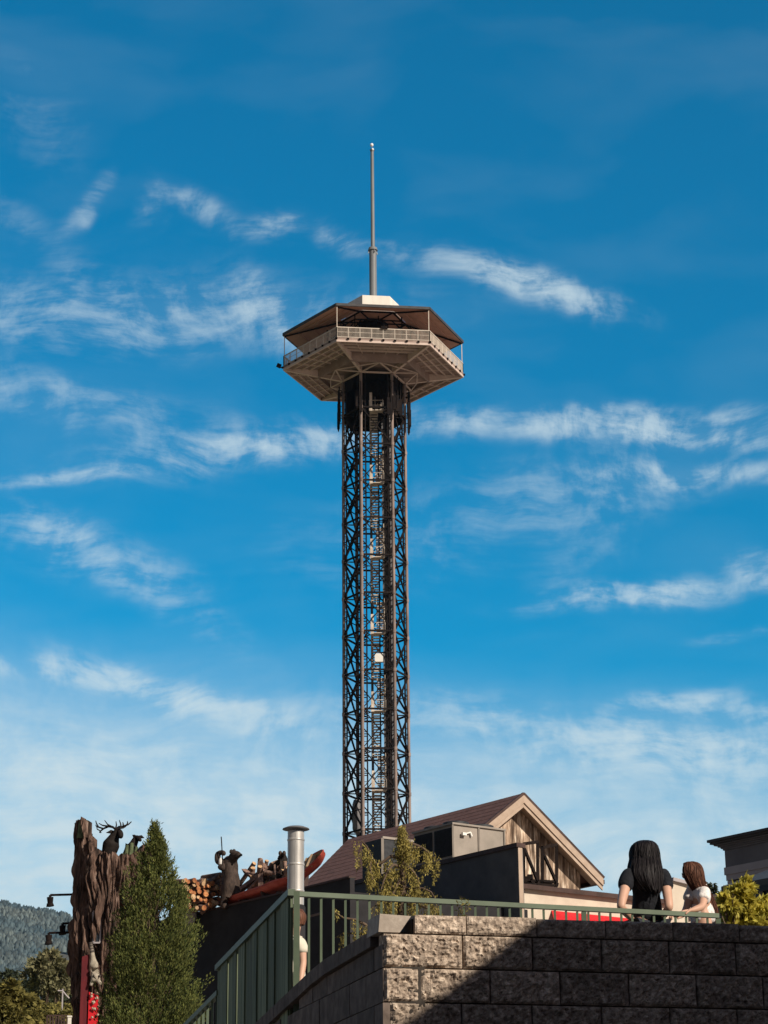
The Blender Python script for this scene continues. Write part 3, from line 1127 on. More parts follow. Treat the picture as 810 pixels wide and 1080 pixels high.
# zigzag escape stair in the core: one steep flight per bay, side by side
i = 0
z = bands[-1] - BAY
while z < ZT - 1:
    up = (i % 2 == 0)
    x0 = TCX + .28 + (.20 if up else -.30)
    ya, yb = (TY - 1.15, TY + .75)
    if not up:
        ya, yb = yb, ya
    zt = min(z + BAY, ZT)
    fl = MB()
    W = .37
    p, q = Vector((x0, ya, z)), Vector((x0, yb, zt))
    for s in (-W, W):
        fl.bar(p + Vector((s, 0, 0)), q + Vector((s, 0, 0)), .05, .26, r=.7)
    nt = 16
    for t in range(nt):
        c = p.lerp(q, (t + .5) / nt)
        fl.box(c + Vector((0, 0, .03)), W, .12, .045)
    f = fl.build('stair_flight', M['stair'], tower)
    hb = MB()
    for s in (-W, W):
        hb.bar(p + Vector((s, 0, .95)), q + Vector((s, 0, .95)), .045)
        hb.bar(p + Vector((s, 0, .5)), q + Vector((s, 0, .5)), .03)
        for t in range(6):
            c = p.lerp(q, t / 5) + Vector((s, 0, 0))
            hb.bar(c, c + Vector((0, 0, .95)), .035)
    hb.build('stair_handrail', M['stair'], f)
    lb = MB()
    ly = yb + (.38 if up else -.38)
    lb.box((TCX + .23, ly, zt), .62, .36, .035)
    for (px_, py_) in ((-.73, -.36), (.63, -.36), (-.73, .36), (.63, .36)):
        lb.bar((TCX + .28 + px_, ly + py_, zt), (TCX + .28 + px_, ly + py_, zt + 1.0), .04)
    yo = ly + (.36 if up else -.36)
    for hz in (.5, 1.0):
        lb.bar((TCX - .45, yo, zt + hz), (TCX + .91, yo, zt + hz), .04)
        for sx in (-.73, .63):
            lb.bar((TCX + .28 + sx, ly - .36, zt + hz), (TCX + .28 + sx, ly + .36, zt + hz), .04)
    if up is False:
        lb.box((TCX + .80, yo - .02, zt + .35), .13, .015, .40)
        lb.box((TCX - .30, yo - .02, zt + .85), .13, .015, .95)
    if zt < ZT - 3:
        lb.build('stair_landing', M['stair'], tower)
    z += BAY
    i += 1

# white enclosure half way up, and the lift cab low on the left
wb = MB()
c = P(400, 694, TY - 1.7)
wb.box(c, .42, .2, .40)
wb.build('white_enclosure', M['white_box'], tower)
wb = MB()
c = P(376.5, 861, TY - 1.2)
wb.lathe((c.x, c.y, c.z - 1.5), [(0.01, 0), (.3, .0), (.42, .35), (.42, 2.6), (.3, 3.0), (.02, 3.1)], n=16)
wb.build('lift_cab', M['grey_steel'], tower)

# radio antennas clamped round the column tops
for k in range(6):
    p = hexp(RT + .42, 0, k)
    for s in (-.9, -.5, 0, .5, .9) if k in (1, 5, 4, 2) else (-.25, .25):
        tdir = Vector((math.cos(rad(-30 + 60 * k) + DEL), math.sin(rad(-30 + 60 * k) + DEL), 0))
        q = p + tdir * s * .8
        zt = DZ - random.uniform(1.3, 2.2)
        zb = zt - random.uniform(2.4, 4.2)
        mb = MB()
        mb.tube((q.x, q.y, zb), (q.x, q.y, zt), .045, n=6)
        mb.box((q.x, q.y, zb + .9), .13, .09, .85, r=.2)
        mb.bar((q.x, q.y, zt - .4), tuple(hexp(RT, zt - .4, k)), .05)
        mb.bar((q.x, q.y, zb + .5), tuple(hexp(RT, zb + .5, k)), .05)
        mb.tube((q.x, q.y, zb - .25), (q.x, q.y, zb), .03, .09, n=6)
        mb.build('radio_antenna', M['brace_steel'], tower)
# black block added in the shaft top to darken the interior
mb = MB()
mb.prism([hexp(2.3, ZT - 3.4, k) for k in (2, 3, 4)] + [hexp(1.2, ZT - 3.4, 5), hexp(1.2, ZT - 3.4, 1)], (0, 0, 3.3))
mb.build('dark_shaft_block', M['black_steel'], tower)
mb = MB()
mb.prism([hexp(RT * .97, ZT - .02, k) for k in range(6)], (0, 0, .03))
mb.build('dark_shaft_plate', M['black_steel'], tower)  # black plate standing in for the dark of the shaft opening
# black plates added behind the lattice top for the interior's shade
mb = MB()
for k in range(6):
    a, b = hexp(RT * .93, 0, k), hexp(RT * .93, 0, (k + 1) % 6)
    mb = MB()
    if k in (2, 3, 4):
        mb.prism([Vector((a.x, a.y, ZT - 4.2)), Vector((b.x, b.y, ZT - 4.2)), Vector((b.x, b.y, ZT)), Vector((a.x, a.y, ZT))], (b - a).cross(Z).normalized() * .05)
    if k in (1, 5):
        c = a.lerp(b, .5)
        mb.prism([Vector((a.x, a.y, ZT - 1.2)), Vector((c.x, c.y, ZT - 1.2)), Vector((c.x, c.y, ZT)), Vector((a.x, a.y, ZT))], (b - a).cross(Z).normalized() * .05)
    if mb.v:
        mb.build('shade_panel', M['black_steel'], tower)


# ---- deck
DD = rad(7.2)


def dk(R, z, k):
    return hexp(R, z, k, DD)


deck = MB()
deck.prism([dk(RDK, DZ + .22, k) for k in range(6)], (0, 0, .20))
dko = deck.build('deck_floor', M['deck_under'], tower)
mb = MB()
for k in range(6):
    a, b = dk(RDK, 0, k), dk(RDK, 0, (k + 1) % 6)
    n = (b - a).cross(Z).normalized()
    a2, b2 = dk(RDK - .16, 0, k), dk(RDK - .16, 0, (k + 1) % 6)
    mb.hexa([a + Z * DZ, b + Z * DZ, b2 + Z * DZ, a2 + Z * DZ, a + Z * (DZ + .216), b + Z * (DZ + .216), b2 + Z * (DZ + .216), a2 + Z * (DZ + .216)])
mb.build('rim_beam', M['deck_beam'], dko)
RI = RDK * .62
mb = MB()
for k in range(6):
    a, b = dk(RI, 0, k), dk(RI, 0, (k + 1) % 6)
    a2, b2 = dk(RI - .12, 0, k), dk(RI - .12, 0, (k + 1) % 6)
    zl = DZ - .72
    mb.hexa([a + Z * zl, b + Z * zl, b2 + Z * zl, a2 + Z * zl, a + Z * (DZ + .215), b + Z * (DZ + .215), b2 + Z * (DZ + .215), a2 + Z * (DZ + .215)])
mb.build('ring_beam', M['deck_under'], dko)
for k in range(6):
    mb = MB()
    a = dk(RDK - .1, 0, k)
    b = dk(RT * .98, 0, k)
    d = (b - a).normalized()
    s = d.cross(Z)
    # tapering web
    mb.hexa([a - s * .04 + Z * (DZ + .02), a + s * .04 + Z * (DZ + .02), b + s * .04 + Z * (DZ - .95), b - s * .04 + Z * (DZ - .95),
             a - s * .04 + Z * (DZ + .212), a + s * .04 + Z * (DZ + .212), b + s * .04 + Z * (DZ + .212), b - s * .04 + Z * (DZ + .212)])
    # bottom flange
    mb.bar(a + Z * DZ, b + Z * (DZ - .97), .26, .05)
    mb.build('radial_beam', M['deck_beam'], dko)
# joists: three lines parallel to each rim and short cross lines
mb = MB()
for k in range(6):
    k2 = (k + 1) % 6
    for f in (.71, .80, .90):
        mb.bar(dk(RDK * f, DZ + .13, k), dk(RDK * f, DZ + .13, k2), .09, .17)
    for t in (.2, .4, .6, .8):
        a = dk(RDK * .985, DZ + .16, k).lerp(dk(RDK * .985, DZ + .16, k2), t)
        b = dk(RI, DZ + .16, k).lerp(dk(RI, DZ + .16, k2), t)
        mb.bar(a, b, .07, .12)
mb.build('joist', M['deck_beam'], dko)
mb = MB()
for k in range(6):
    k2 = (k + 1) % 6
    m = dk(RI - .2, DZ - .66, k).lerp(dk(RI - .2, DZ - .66, k2), .5)
    mb.bar(m, dk(RT * 1.02, DZ - .93, k), .12, .10)
    mb.bar(m, dk(RT * 1.02, DZ - .93, k2), .12, .10)
    mb.bar(dk(RT * 1.02, DZ - .93, k), dk(RT * 1.02, DZ - .93, k2), .16, .14)
    c1_ = dk(RI * .77, DZ - .80, k)
    c2_ = dk(RI * .77, DZ - .80, k2)
    mb.bar(c1_, m, .09, .08)
    mb.bar(c2_, m, .09, .08)
mb.build('knee_brace', M['deck_beam'], dko)
# dull inner ceiling
mb = MB()
mb.prism([dk(RI - .14, DZ - .30, k) for k in range(6)], (0, 0, .04))
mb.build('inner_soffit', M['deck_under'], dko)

ZF = DZ + .42
# railing: one panel per side
for k in range(6):
    k2 = (k + 1) % 6
    a, b = dk(RDK - .05, ZF, k), dk(RDK - .05, ZF, k2)
    mb = MB()
    mb.bar(a + Z * 1.08, b + Z * 1.08, .09, .08)
    mb.bar(a + Z * .08, b + Z * .08, .06, .06)
    mb.bar(a + Z * .60, b + Z * .60, .03, .03)
    for j in range(8 + 1):
        q = a.lerp(b, j / 8)
        mb.bar(q, q + Z * 1.08, .075)
    for j in range(1, 80):
        if j % 10:
            q = a.lerp(b, j / 80)
            mb.bar(q + Z * .08, q + Z * 1.06, .030)
    mb.build('deck_railing', M['rail_white'], tower)
    mb = MB()
    for j in range(9):
        q = a.lerp(b, j / 8)
        mb.box(q - Z * .12 + (q - Vector((TCX, TY, q.z))).normalized() * .10, .10, .10, .08)
    if k in (0, 1, 5):
        mb.build('rail_bracket', M['black_steel'], tower)
# roof
ZE = DZ + 3.72
ZR = 89.15
RE = RDK * 1.0
RC = 3.3
roof = MB()
rb = []
th = .12
vs = [dk(RE, ZE, k) for k in range(6)] + [dk(RC, ZR - .35, k) for k in range(6)]
vs += [dk(RE, ZE + .05, k) for k in range(6)] + [dk(RC, ZR - .2, k) for k in range(6)]
fs = []
for k in range(6):
    k2 = (k + 1) % 6
    fs.append((k, 6 + k, 6 + k2, k2))
roof.add(vs, fs, .5, 1)
fs = []
for k in range(6):
    k2 = (k + 1) % 6
    fs.append((12 + k, 12 + k2, 18 + k2, 18 + k))
    fs.append((k, k2, 12 + k2, 12 + k))
roof.add(vs, fs, .5, 0)
rf = roof.build('deck_roof', [M['roof_dark'], M['soffit']], tower)
mb = MB()
for k in range(6):
    k2 = (k + 1) % 6
    a, b = dk(RE + .03, ZE + .10, k), dk(RE + .03, ZE + .10, k2)
    mb.bar(a, b, .12, .26)
mb.build('roof_fascia', M['roof_dark'], rf)
mb = MB()
for k in range(6):
    mb.bar(dk(RE - .1, ZE - .12, k), dk(RC - .1, ZR - .52, k), .12, .14)
    mb.bar(dk(RC - .1, ZR - .50, k), dk(RC - .1, ZR - .50, (k + 1) % 6), .12, .10)
    mb.bar(dk(RC - .1, ZR - .50, k), dk(.3, ZR - .50, k), .10, .10)
mb.build('hip_rafter', M['black_steel'], rf)
mb = MB()
mb.prism([dk(RC + .02, ZR - .42, k) for k in range(6)], (0, 0, .03))
mb.build('inner_ceiling', M['soffit'], rf)
mb = MB()
for k in range(6):
    k2 = (k + 1) % 6
    for f in (.25, .5, .75):
        R_ = RE + (RC - RE) * f
        zz_ = ZE + (ZR - .35 - ZE) * f - .05
        mb.bar(dk(R_, zz_, k), dk(R_, zz_, k2), .06, .08)
mb.build('purlin', M['soffit'], rf)
cu = MB()
zc0, zc1 = ZR - .42, 90.62
vs = [dk(2.75, zc0, k) for k in range(6)] + [dk(2.72, zc1, k) for k in range(6)] + [dk(1.45, 91.1, k) for k in range(6)]
fs = [(k, (k + 1) % 6, 6 + (k + 1) % 6, 6 + k) for k in range(6)] + [(6 + k, 6 + (k + 1) % 6, 12 + (k + 1) % 6, 12 + k) for k in range(6)] + [tuple(range(12, 18))]
cu.add(vs, fs)
cu.build('cupola', M['cupola'], rf)
for k in range(6):
    mb = MB()
    p = dk(RDK - .12, ZF, k)
    mb.bar(p, (p.x, p.y, ZE + .03), .075)
    mb.build('roof_post', M['rail_white'], tower)
# pavilion under the roof
mb = MB()
mb.prism([dk(1.5, ZF, k) for k in range(6)], (0, 0, 4.9))
mb.build('lift_lobby', M['black_steel'], tower)
mb = MB()
for k in range(6):
    k2 = (k + 1) % 6
    for t in (0.0, .5):
        p = dk(4.6, ZF, k).lerp(dk(4.6, ZF, k2), t)
        mb.bar(p, (p.x, p.y, ZE + .75), .12)
        q = dk(2.9, 0, k).lerp(dk(2.9, 0, k2), t)
        mb.bar((p.x, p.y, ZE - .6), (q.x, q.y, ZE + 1.0), .10)
    mb.bar(dk(4.6, ZE + .3, k), dk(4.6, ZE + .3, k2), .10, .12)
mb.build('inner_post', M['black_steel'], tower)
# mast in two stages with a small light on top
zt0 = 91.0
z263 = P(391, 264, TY).z
z158 = P(390, 159, TY).z
z152 = P(389, 153, TY).z
mb = MB()
mb.tube((TCX, TY, zt0), (TCX, TY, z263), .37, .37, n=16)
mb.tube((TCX, TY, z263 - .05), (TCX, TY, z263 + .25), .50, .42, n=16)
mb.tube((TCX, TY, z263 + .25), (TCX, TY, z158), .21, .17, n=12)
mb.tube((TCX, TY, z158), (TCX, TY, z158 + .1), .24, .24, n=12)
mb.tube((TCX - .03, TY, z158), (TCX - .03, TY, z152), .025, n=5)
for a in range(4):
    an = a * math.pi / 2 + .4
    mb.bar((TCX + .5 * math.cos(an), TY + .5 * math.sin(an), z263 - .4), (TCX + .3 * math.cos(an), TY + .3 * math.sin(an), z263 + .1), .08)
ms = mb.build('mast', M['mast'], tower)
mb = MB()
mb.lathe((TCX - .03, TY, z152 - .18), [(.02, 0), (.15, .06), (.18, .2), (.12, .33), (.01, .37)], n=12)
mb.build('beacon_light', M['lamp'], ms)
mb = MB()
mb.lathe((TCX + .05, TY - .2, z158 - .1), [(.02, 0), (.10, .06), (.12, .2), (.01, .33)], n=12)
mb.build('beacon_light', M['lamp'], ms)
# floodlight at the left corner
p = dk(RDK + .25, ZF - .12, 5)
mb = MB()
mb.box(p + Vector((-.15, -.1, .15)), .22, .16, .16, u=(.9, .2, -.38), v=(-.2, .97, 0), w=(.38, 0, .92))
mb.bar(dk(RDK - .1, ZF - .1, 5), p, .08)
mb.build('floodlight', M['black_steel'], tower)
mb = MB()
a, b = dk(RDK + .06, ZF + 1.1, 0), dk(RDK + .06, ZF + 1.1, 1)
mb.box(a.lerp(b, .51) + Z * .08, .32, .12, .13)
mb.bar(a.lerp(b, .51) + Z * .05, a.lerp(b, .51) + Z * 1.0 + Vector((0, 1.4, 0)), .06)
mb.build('spotlight', M['black_steel'], tower)

# ================================================================== GABLED BUILDING
G0 = P(551, 841, 60)
E0 = PP(634, 928, G0, -U)
hs = (E0 - G0).dot(V)
drop = G0.z - E0.z
GBZ = ground_z(G0.x, G0.y) - .3
gb = thing('gabled_building', (G0.x, G0.y, GBZ), 'building with brown roof and gable of weathered vertical planks', 'building')
print('gable', G0, hs, drop)
WBACK = .42         # gable wall set back behind the rake
LR = 8.4
# roof
mb = MB()
ov = 0.0
lw = hs + .15
def gp(v, u, z):
    return Vector((G0.x, G0.y, 0)) + V * v + U * u + Z * z
sl = drop / hs
for sgn, ex, lr in ((-1, .25, LR), (1, 0.05, LR)):
    w = hs + ex
    a = gp(0, 0, G0.z); b = gp(sgn * w, 0, G0.z - sl * w)
    a2 = gp(0, lr, G0.z - .02); b2 = gp(sgn * (w + .05), lr - 1.2 if sgn < 0 else lr, G0.z - sl * w - .12)
    n_ = Z * .10
    nn = 14
    # courses of shingles as shallow steps
    for i in range(nn):
        t0, t1 = i / nn, (i + 1) / nn
        p0, p1 = a.lerp(b, t0), a.lerp(b, t1 + .002)
        p2, p3 = a2.lerp(b2, t1 + .002), a2.lerp(b2, t0)
        up = Z * (.115 + .0)
        mb.hexa([p0 - n_ * 0, p1, p2, p3, p0 + up * .99, p1 + up * 1.06, p2 + up * 1.06, p3 + up * .99], r=.5 + .1 * random.random())
mb.build('roof', M['brown_roof'], gb)
# dark roof edge and cream rake boards
mb = MB()
for sgn in (-1, 1):
    a = gp(0, -.04, G0.z + .10)
    b = gp(sgn * (hs + .06), -.04, G0.z + .10 - sl * (hs + .06))
    mb.bar(a, b, .08, .07, up=Z)
mb.build('drip_edge', M['dark_brown'], gb)
for sgn in (-1, 1):
    mb = MB()
    w = hs + .02
    for (u0, zt, zb) in ((-.075, .06, -.16), (-.035, -.15, -.28)):
        p = [gp(0, u0, G0.z + zt), gp(sgn * w, u0, G0.z + zt - sl * w), gp(sgn * w, u0, G0.z + zb - sl * w), gp(0, u0, G0.z + zb)]
        mb.prism(p, U * .045)
    mb.build('rake_board', M['rake'], gb)
# rake soffit
mb = MB()
for sgn in (-1, 1):
    w = hs
    mb.prism([gp(0, .012, G0.z - .11), gp(sgn * w, .012, G0.z - .11 - sl * w), gp(sgn * w, WBACK, G0.z - .11 - sl * w), gp(0, WBACK, G0.z - .11)], Z * .08)
mb.build('soffit', M['rake'], gb)
# plank gable
mb = MB()
WW = hs - .42
x = -WW
while x < WW:
    w = random.choice((.11, .14, .14, .17, .19))
    x1 = min(x + w, WW)
    za = G0.z - .12 - sl * abs(x)
    zb = G0.z - .12 - sl * abs(x1)
    j = random.uniform(0, .018)
    bot = GBZ if False else G0.z - 4.4
    mb.hexa([gp(x + .003, WBACK - j, bot), gp(x1 - .003, WBACK - j, bot), gp(x1 - .003, WBACK + .05, bot), gp(x + .003, WBACK + .05, bot),
             gp(x + .003, WBACK - j, za), gp(x1 - .003, WBACK - j, zb), gp(x1 - .003, WBACK + .05, zb), gp(x + .003, WBACK + .05, za)])
    x = x1
mb.build('plank_gable', M['plank'], gb)
# body
mb = MB()
zt = G0.z - .14
k = sl
pts = [(-WW, GBZ), (WW, GBZ), (WW, zt - k * WW), (0, zt), (-WW, zt - k * WW)]
mb.prism([gp(a, WBACK + .06, b) for a, b in pts], U * (LR - 1.6 - WBACK))
mb.build('wall', M['black_wall'], gb)
# gutter end at right eave
mb = MB()
mb.bar(gp(hs + .05, -.02, E0.z - .05), gp(hs + .05, LR, E0.z - .05), .12, .12)
mb.build('gutter', M['dark_brown'], gb)

# annex screen wall, dark grey
A1 = P(545.5, 889, 50)
def ap(v, u, z):
    return Vector((A1.x, A1.y, 0)) + V * v + U * u + Z * z
ABZ = ground_z(A1.x, A1.y) - .3
an = thing('grey_screen_wall', (A1.x, A1.y, ABZ), 'dark grey stucco wall with pale right edge below the rooftop unit', 'wall')
LA = 7.4
mb = MB()
mb.prism([ap(0, 0, ABZ), ap(0, LA, ABZ), ap(0, LA, A1.z - .10), ap(0, 0, A1.z - .10)], V * .16)
mb.prism([ap(.16, 2.7, ABZ), ap(.16, LA, ABZ), ap(.16, LA, A1.z - .7), ap(.16, 2.7, A1.z - .7)], V * 1.9)
mb.build('wall', M['grey_wall'], an)
mb = MB()
mb.prism([ap(-.05, -.04, A1.z - .10), ap(-.05, LA, A1.z - .10), ap(-.05, LA, A1.z), ap(-.05, -.04, A1.z)], V * .26)
mb.build('parapet_cap', M['dark_brown'], an)
mb = MB()
mb.prism([ap(0.003, -.025, ABZ), ap(.125, -.025, ABZ), ap(.125, -.025, A1.z - .11), ap(.003, -.025, A1.z - .11)], U * .02)
mb.build('corner_board', M['rake'], an)

# rooftop condenser
H0 = P(477.5, 868, 53.2)
Hb = 0.86
hv = thing('rooftop_air_conditioner', (H0.x, H0.y, H0.z - Hb), 'taupe rooftop air conditioner with dark fins and round fans on top', 'air conditioner')
def hp(v, u, z):
    return H0 + V * v + U * u + Z * z
mb = MB()
VL, UL = 1.62, 1.62
mb.prism([hp(0.02, 0.02, -Hb), hp(VL, 0.02, -Hb), hp(VL, UL, -Hb), hp(0.02, UL, -Hb)], Z * (Hb - .03))
for (a, b) in ((.0, 0), (VL * .5, 0), (VL, 0)):
    mb.bar(hp(a, b, -Hb), hp(a, b, 0), .04)
mb.prism([hp(-.03, -.03, -.03), hp(VL + .03, -.03, -.03), hp(VL + .03, UL + .03, -.03), hp(-.03, UL + .03, -.03)], Z * .045)
mb.bar(hp(0, -.01, -Hb + .03), hp(VL, -.01, -Hb + .03), .04)
mb.build('cabinet', M['hvac'], hv)
mb = MB()
for j in range(2):
    u0, u1 = .06 + j * .80, .06 + j * .80 + .70
    mb.prism([hp(-.002, u0, -Hb + .08), hp(-.002, u1, -Hb + .08), hp(-.002, u1, -.10), hp(-.002, u0, -.10)], V * .02)
    k = u0
    while k < u1:
        mb.bar(hp(-.012, k, -Hb + .08), hp(-.012, k, -.10), .008)
        k += .035
mb.build('condenser_fins', M['louvre'], hv)
for (a, b) in ((.42, .42), (.42, 1.2), (1.2, .42), (1.2, 1.2)):
    mb = MB()
    mb.lathe(hp(a, b, .016), [(.30, 0), (.33, .08), (.28, .10), (.24, .05), (.02, .06)], n=18)
    mb.build('fan_guard', M['louvre'], hv)
mb = MB()
mb.box(hp(.30, -.06, -.25), .06, .03, .035, V, U, Z)
mb.bar(hp(.30, -.06, -.25), hp(.52, -.03, -.18), .03)
mb.bar(hp(.52, -.03, -.18), hp(.56, -.03, -.28), .035)
mb.build('bracket_handle', M['white_box'], hv)
# second smaller dark unit to its left behind the cedar
H1 = P(403, 884, 57.2)
hv2 = thing('louvred_vent_box', (H1.x, H1.y, H1.z - .95), 'dark louvred vent box low on the brown roof behind the cedar', 'vent')
mb = MB()
mb.prism([H1 - Z * .95, H1 + V * 1.1 - Z * .95, H1 + V * 1.1, H1], U * .9)
mb.build('cabinet', M['louvre'], hv2)
mb = MB()
mb.bar(H1 + Z * .02, H1 + V * 1.1 + Z * .02, .06)
mb.bar(H1 - Z * .95 - U * .02, H1 - U * .02, .07)
mb.build('frame', M['hvac'], hv2)

# black steel bracket frame standing before the planks
SFY = 56.2
sf = thing('steel_hoist_frame', P(570, 1010, SFY), 'black steel frame of two braced uprights and a platform before the planks', 'steel frame')
sfn = -U
s0 = P(553, 930, SFY)
def sp(px, py, off=0):
    return PP(px, py, s0 + U * off, sfn)
for (xa, xb, ya, yb, yc) in ((552.5, 567, 890, 888, 928), (572, 587, 894, 891, 930)):
    mb = MB()
    mb.bar(sp(xa, ya), sp(xa, yc), .08)
    mb.bar(sp(xb, yb), sp(xb, yc + 1), .08)
    mb.bar(sp(xa, ya), sp(xb, yb), .08)
    mb.bar(sp(xa + .5, ya + 5), sp(xb - .5, yc), .065)
    mb.build('upright_frame', M['black_steel'], sf)
mb = MB()
p = [sp(549, 928), sp(563, 931), sp(588, 929), sp(574, 925)]
mb.prism([sp(549, 929), sp(588, 931), sp(588, 931) + U * .5, sp(549, 929) + U * .5], Z * .06)
mb.bar(sp(549, 932), sp(588, 934), .06)
mb.build('platform', M['black_steel'], sf)
for pts in ([(566, 931), (571, 935), (572.5, 942), (572.5, 1010)], [(587, 931), (586, 935), (585.5, 942), (585.5, 1010)], [(558, 925), (563, 934), (564, 948), (560, 951)],
            [(549, 934), (551, 950), (551, 1010)]):
    mb = MB()
    for i in range(len(pts) - 1):
        mb.bar(sp(*pts[i]), sp(*pts[i + 1]), .09)
    mb.build('leg', M['black_steel'], sf)
mb = MB()
for (cx_, cy_) in ((556, 927), (559, 925), (553, 929)):
    mb.box(sp(cx_, cy_), .07, .07, .06)
mb.tube(sp(551, 936), sp(556, 936), .06)
mb.build('hoist_motor', M['black_steel'], sf)

# low lean-to in front of the gable with brown eave, cream wall and red band
L0 = P(548, 934, 54.5)
def lp(v, u, z):
    return Vector((L0.x, L0.y, 0)) + V * v + U * u + Z * z
LBZ = ground_z(L0.x, L0.y) - .3
le = thing('low_shop_front', (L0.x, L0.y, LBZ), 'low cream shop front with brown eave and bright red awning band', 'shop front')
mb = MB()
mb.prism([lp(.05, .0, LBZ), lp(6.0, .0, LBZ), lp(6.0, .0, L0.z - .06), lp(.05, .0, L0.z - .06)], U * 1.8)
mb.build('wall', M['cream_wall'], le)
mb = MB()
mb.prism([lp(-.05, -.12, L0.z - .05), lp(6.2, -.12, L0.z - .05), lp(6.2, 2.2, L0.z + .14), lp(-.05, 2.2, L0.z + .14)], Z * .07)
mb.prism([lp(-.05, -.16, L0.z - .085), lp(6.2, -.16, L0.z - .085), lp(6.2, -.16, L0.z + .03), lp(-.05, -.16, L0.z + .03)], U * .035)
mb.build('eave', M['dark_brown'], le)
ra = PP(572, 962, lp(0, -.35, 0), U)
rb_ = PP(660, 960, lp(0, -.35, 0), U)
mb = MB()
z_r = ra.z + .10
mb.prism([lp(.7, -.55, z_r - .55), lp(5.6, -.55, z_r - .55), lp(5.6, -.01, z_r), lp(1.0, -.01, z_r)], Z * .03)
mb.build('awning', M['red'], le)

# ================================================================== BLACK BUILDING WITH THE BEARS
B0 = P(300, 942, 50)
def bp(t, v, z):
    return Vector((B0.x, B0.y, 0)) + U * t + V * v + Z * z
BBZ = ground_z(B0.x, B0.y) - .5
bb = thing('black_building', bp(0, 1, BBZ), 'flat-roofed black stucco building carrying the bears and logs', 'building')
BT = B0.z
mb = MB()
mb.prism([bp(-2.6, 0, BBZ), bp(6.2, 0, BBZ), bp(6.2, 0, BT - .3), bp(-2.6, 0, BT - .3)], V * 5)
mb.prism([bp(-2.6, 0, BT - .3), bp(6.2, 0, BT - .3), bp(6.2, 0, BT), bp(-2.6, 0, BT)], V * .12)
mb.build('wall', M['black_wall'], bb)
mb = MB()
mb.prism([bp(-2.6, -.03, BT), bp(6.2, -.03, BT), bp(6.2, -.03, BT + .035), bp(-2.6, -.03, BT + .035)], V * .2)
mb.build('parapet_cap', M['dark_brown'], bb)


def bq(px, py, off=.4):
    """point in the upright plane off metres behind the black facade"""
    return PP(px, py, B0 + V * off, V)


# canoe: a curved hull along the parapet
cpts = [bq(*p, .25) for p in ((229, 952.5), (262, 943.5), (295, 932.5), (318, 915.5), (341, 898))]
ca, cb = cpts[0], cpts[-1]
cn = thing('red_canoe', (ca + cb) / 2 - Z * .6, 'long red canoe tilted up to the right on the black parapet', 'canoe')


def spine(t):
    x = t * (len(cpts) - 1)
    i_ = min(int(x), len(cpts) - 2)
    u_ = x - i_
    p0, p1, p2, p3 = cpts[max(i_ - 1, 0)], cpts[i_], cpts[i_ + 1], cpts[min(i_ + 2, len(cpts) - 1)]
    return (p1 * 2 + (p2 - p0) * u_ + (p0 * 2 - p1 * 5 + p2 * 4 - p3) * u_ * u_ + (p1 * 3 - p0 - p2 * 3 + p3) * u_ ** 3) * .5


ns, nr = 34, 12
outer, inner = [], []
for i in range(ns + 1):
    t = i / ns
    c_0 = spine(t)
    d_0 = (spine(min(t + .01, 1)) - spine(max(t - .01, 0))).normalized()
    roll_ = rad(58) * smooth(.50, .85, t)
    up_ = (Z * math.cos(roll_) - V * math.sin(roll_))
    s_0 = d_0.cross(up_).normalized()
    up_ = s_0.cross(d_0).normalized()
    w = .30 * (math.sin(math.pi * t) ** .62) + .006
    dpt = .10 * (math.sin(math.pi * t) ** .35) + .05 + .10 * smooth(.4, .8, t) * (1 - smooth(.85, 1, t))
    for sh, arr in ((0, outer), (1, inner)):
        row = []
        for j in range(nr + 1):
            an_ = math.pi * j / nr
            ww_ = max(w - .025 * sh, .002)
            row.append(c_0 + s_0 * (math.cos(an_) * ww_) - up_ * ((math.sin(an_) ** .75) * (dpt - .03 * sh)))
        arr.append(row)
def strip(mb, rows, flip=False):
    vs = [p for r in rows for p in r]
    m = len(rows[0])
    fs = []
    for i in range(len(rows) - 1):
        for j in range(m - 1):
            f = (i * m + j, i * m + j + 1, (i + 1) * m + j + 1, (i + 1) * m + j)
            fs.append(f[::-1] if flip else f)
    mb.add(vs, fs, .5, 0, True)
mb = MB()
strip(mb, outer)
for sd_ in (0, nr):
    for i in range(ns):
        mb.bar(outer[i][sd_], outer[i + 1][sd_], .03, .035)
mb.build('hull', M['canoe'], cn)
mb = MB()
strip(mb, inner, True)
mb.build('lining', M['canoe_in'], cn)
for t in (.12, .42, .72):
    c_0 = spine(t)
    mb = MB()
    mb.prism([c_0 - V * .26 - Z * .10 - U * .03, c_0 + V * .26 - Z * .10 - U * .03, c_0 + V * .2 - Z * (c_0.z - BT + .01) - U * .03, c_0 - V * .2 - Z * (c_0.z - BT + .01) - U * .03], U * .06)
    mb.build('cradle', M['dark_brown'], cn)
for t in (.3, .55, .80, .88):
    i = int(t * ns)
    mb = MB()
    mb.bar(outer[i][0], outer[i][nr], .16, .03)
    mb.build('thwart', M['canoe_in'], cn)

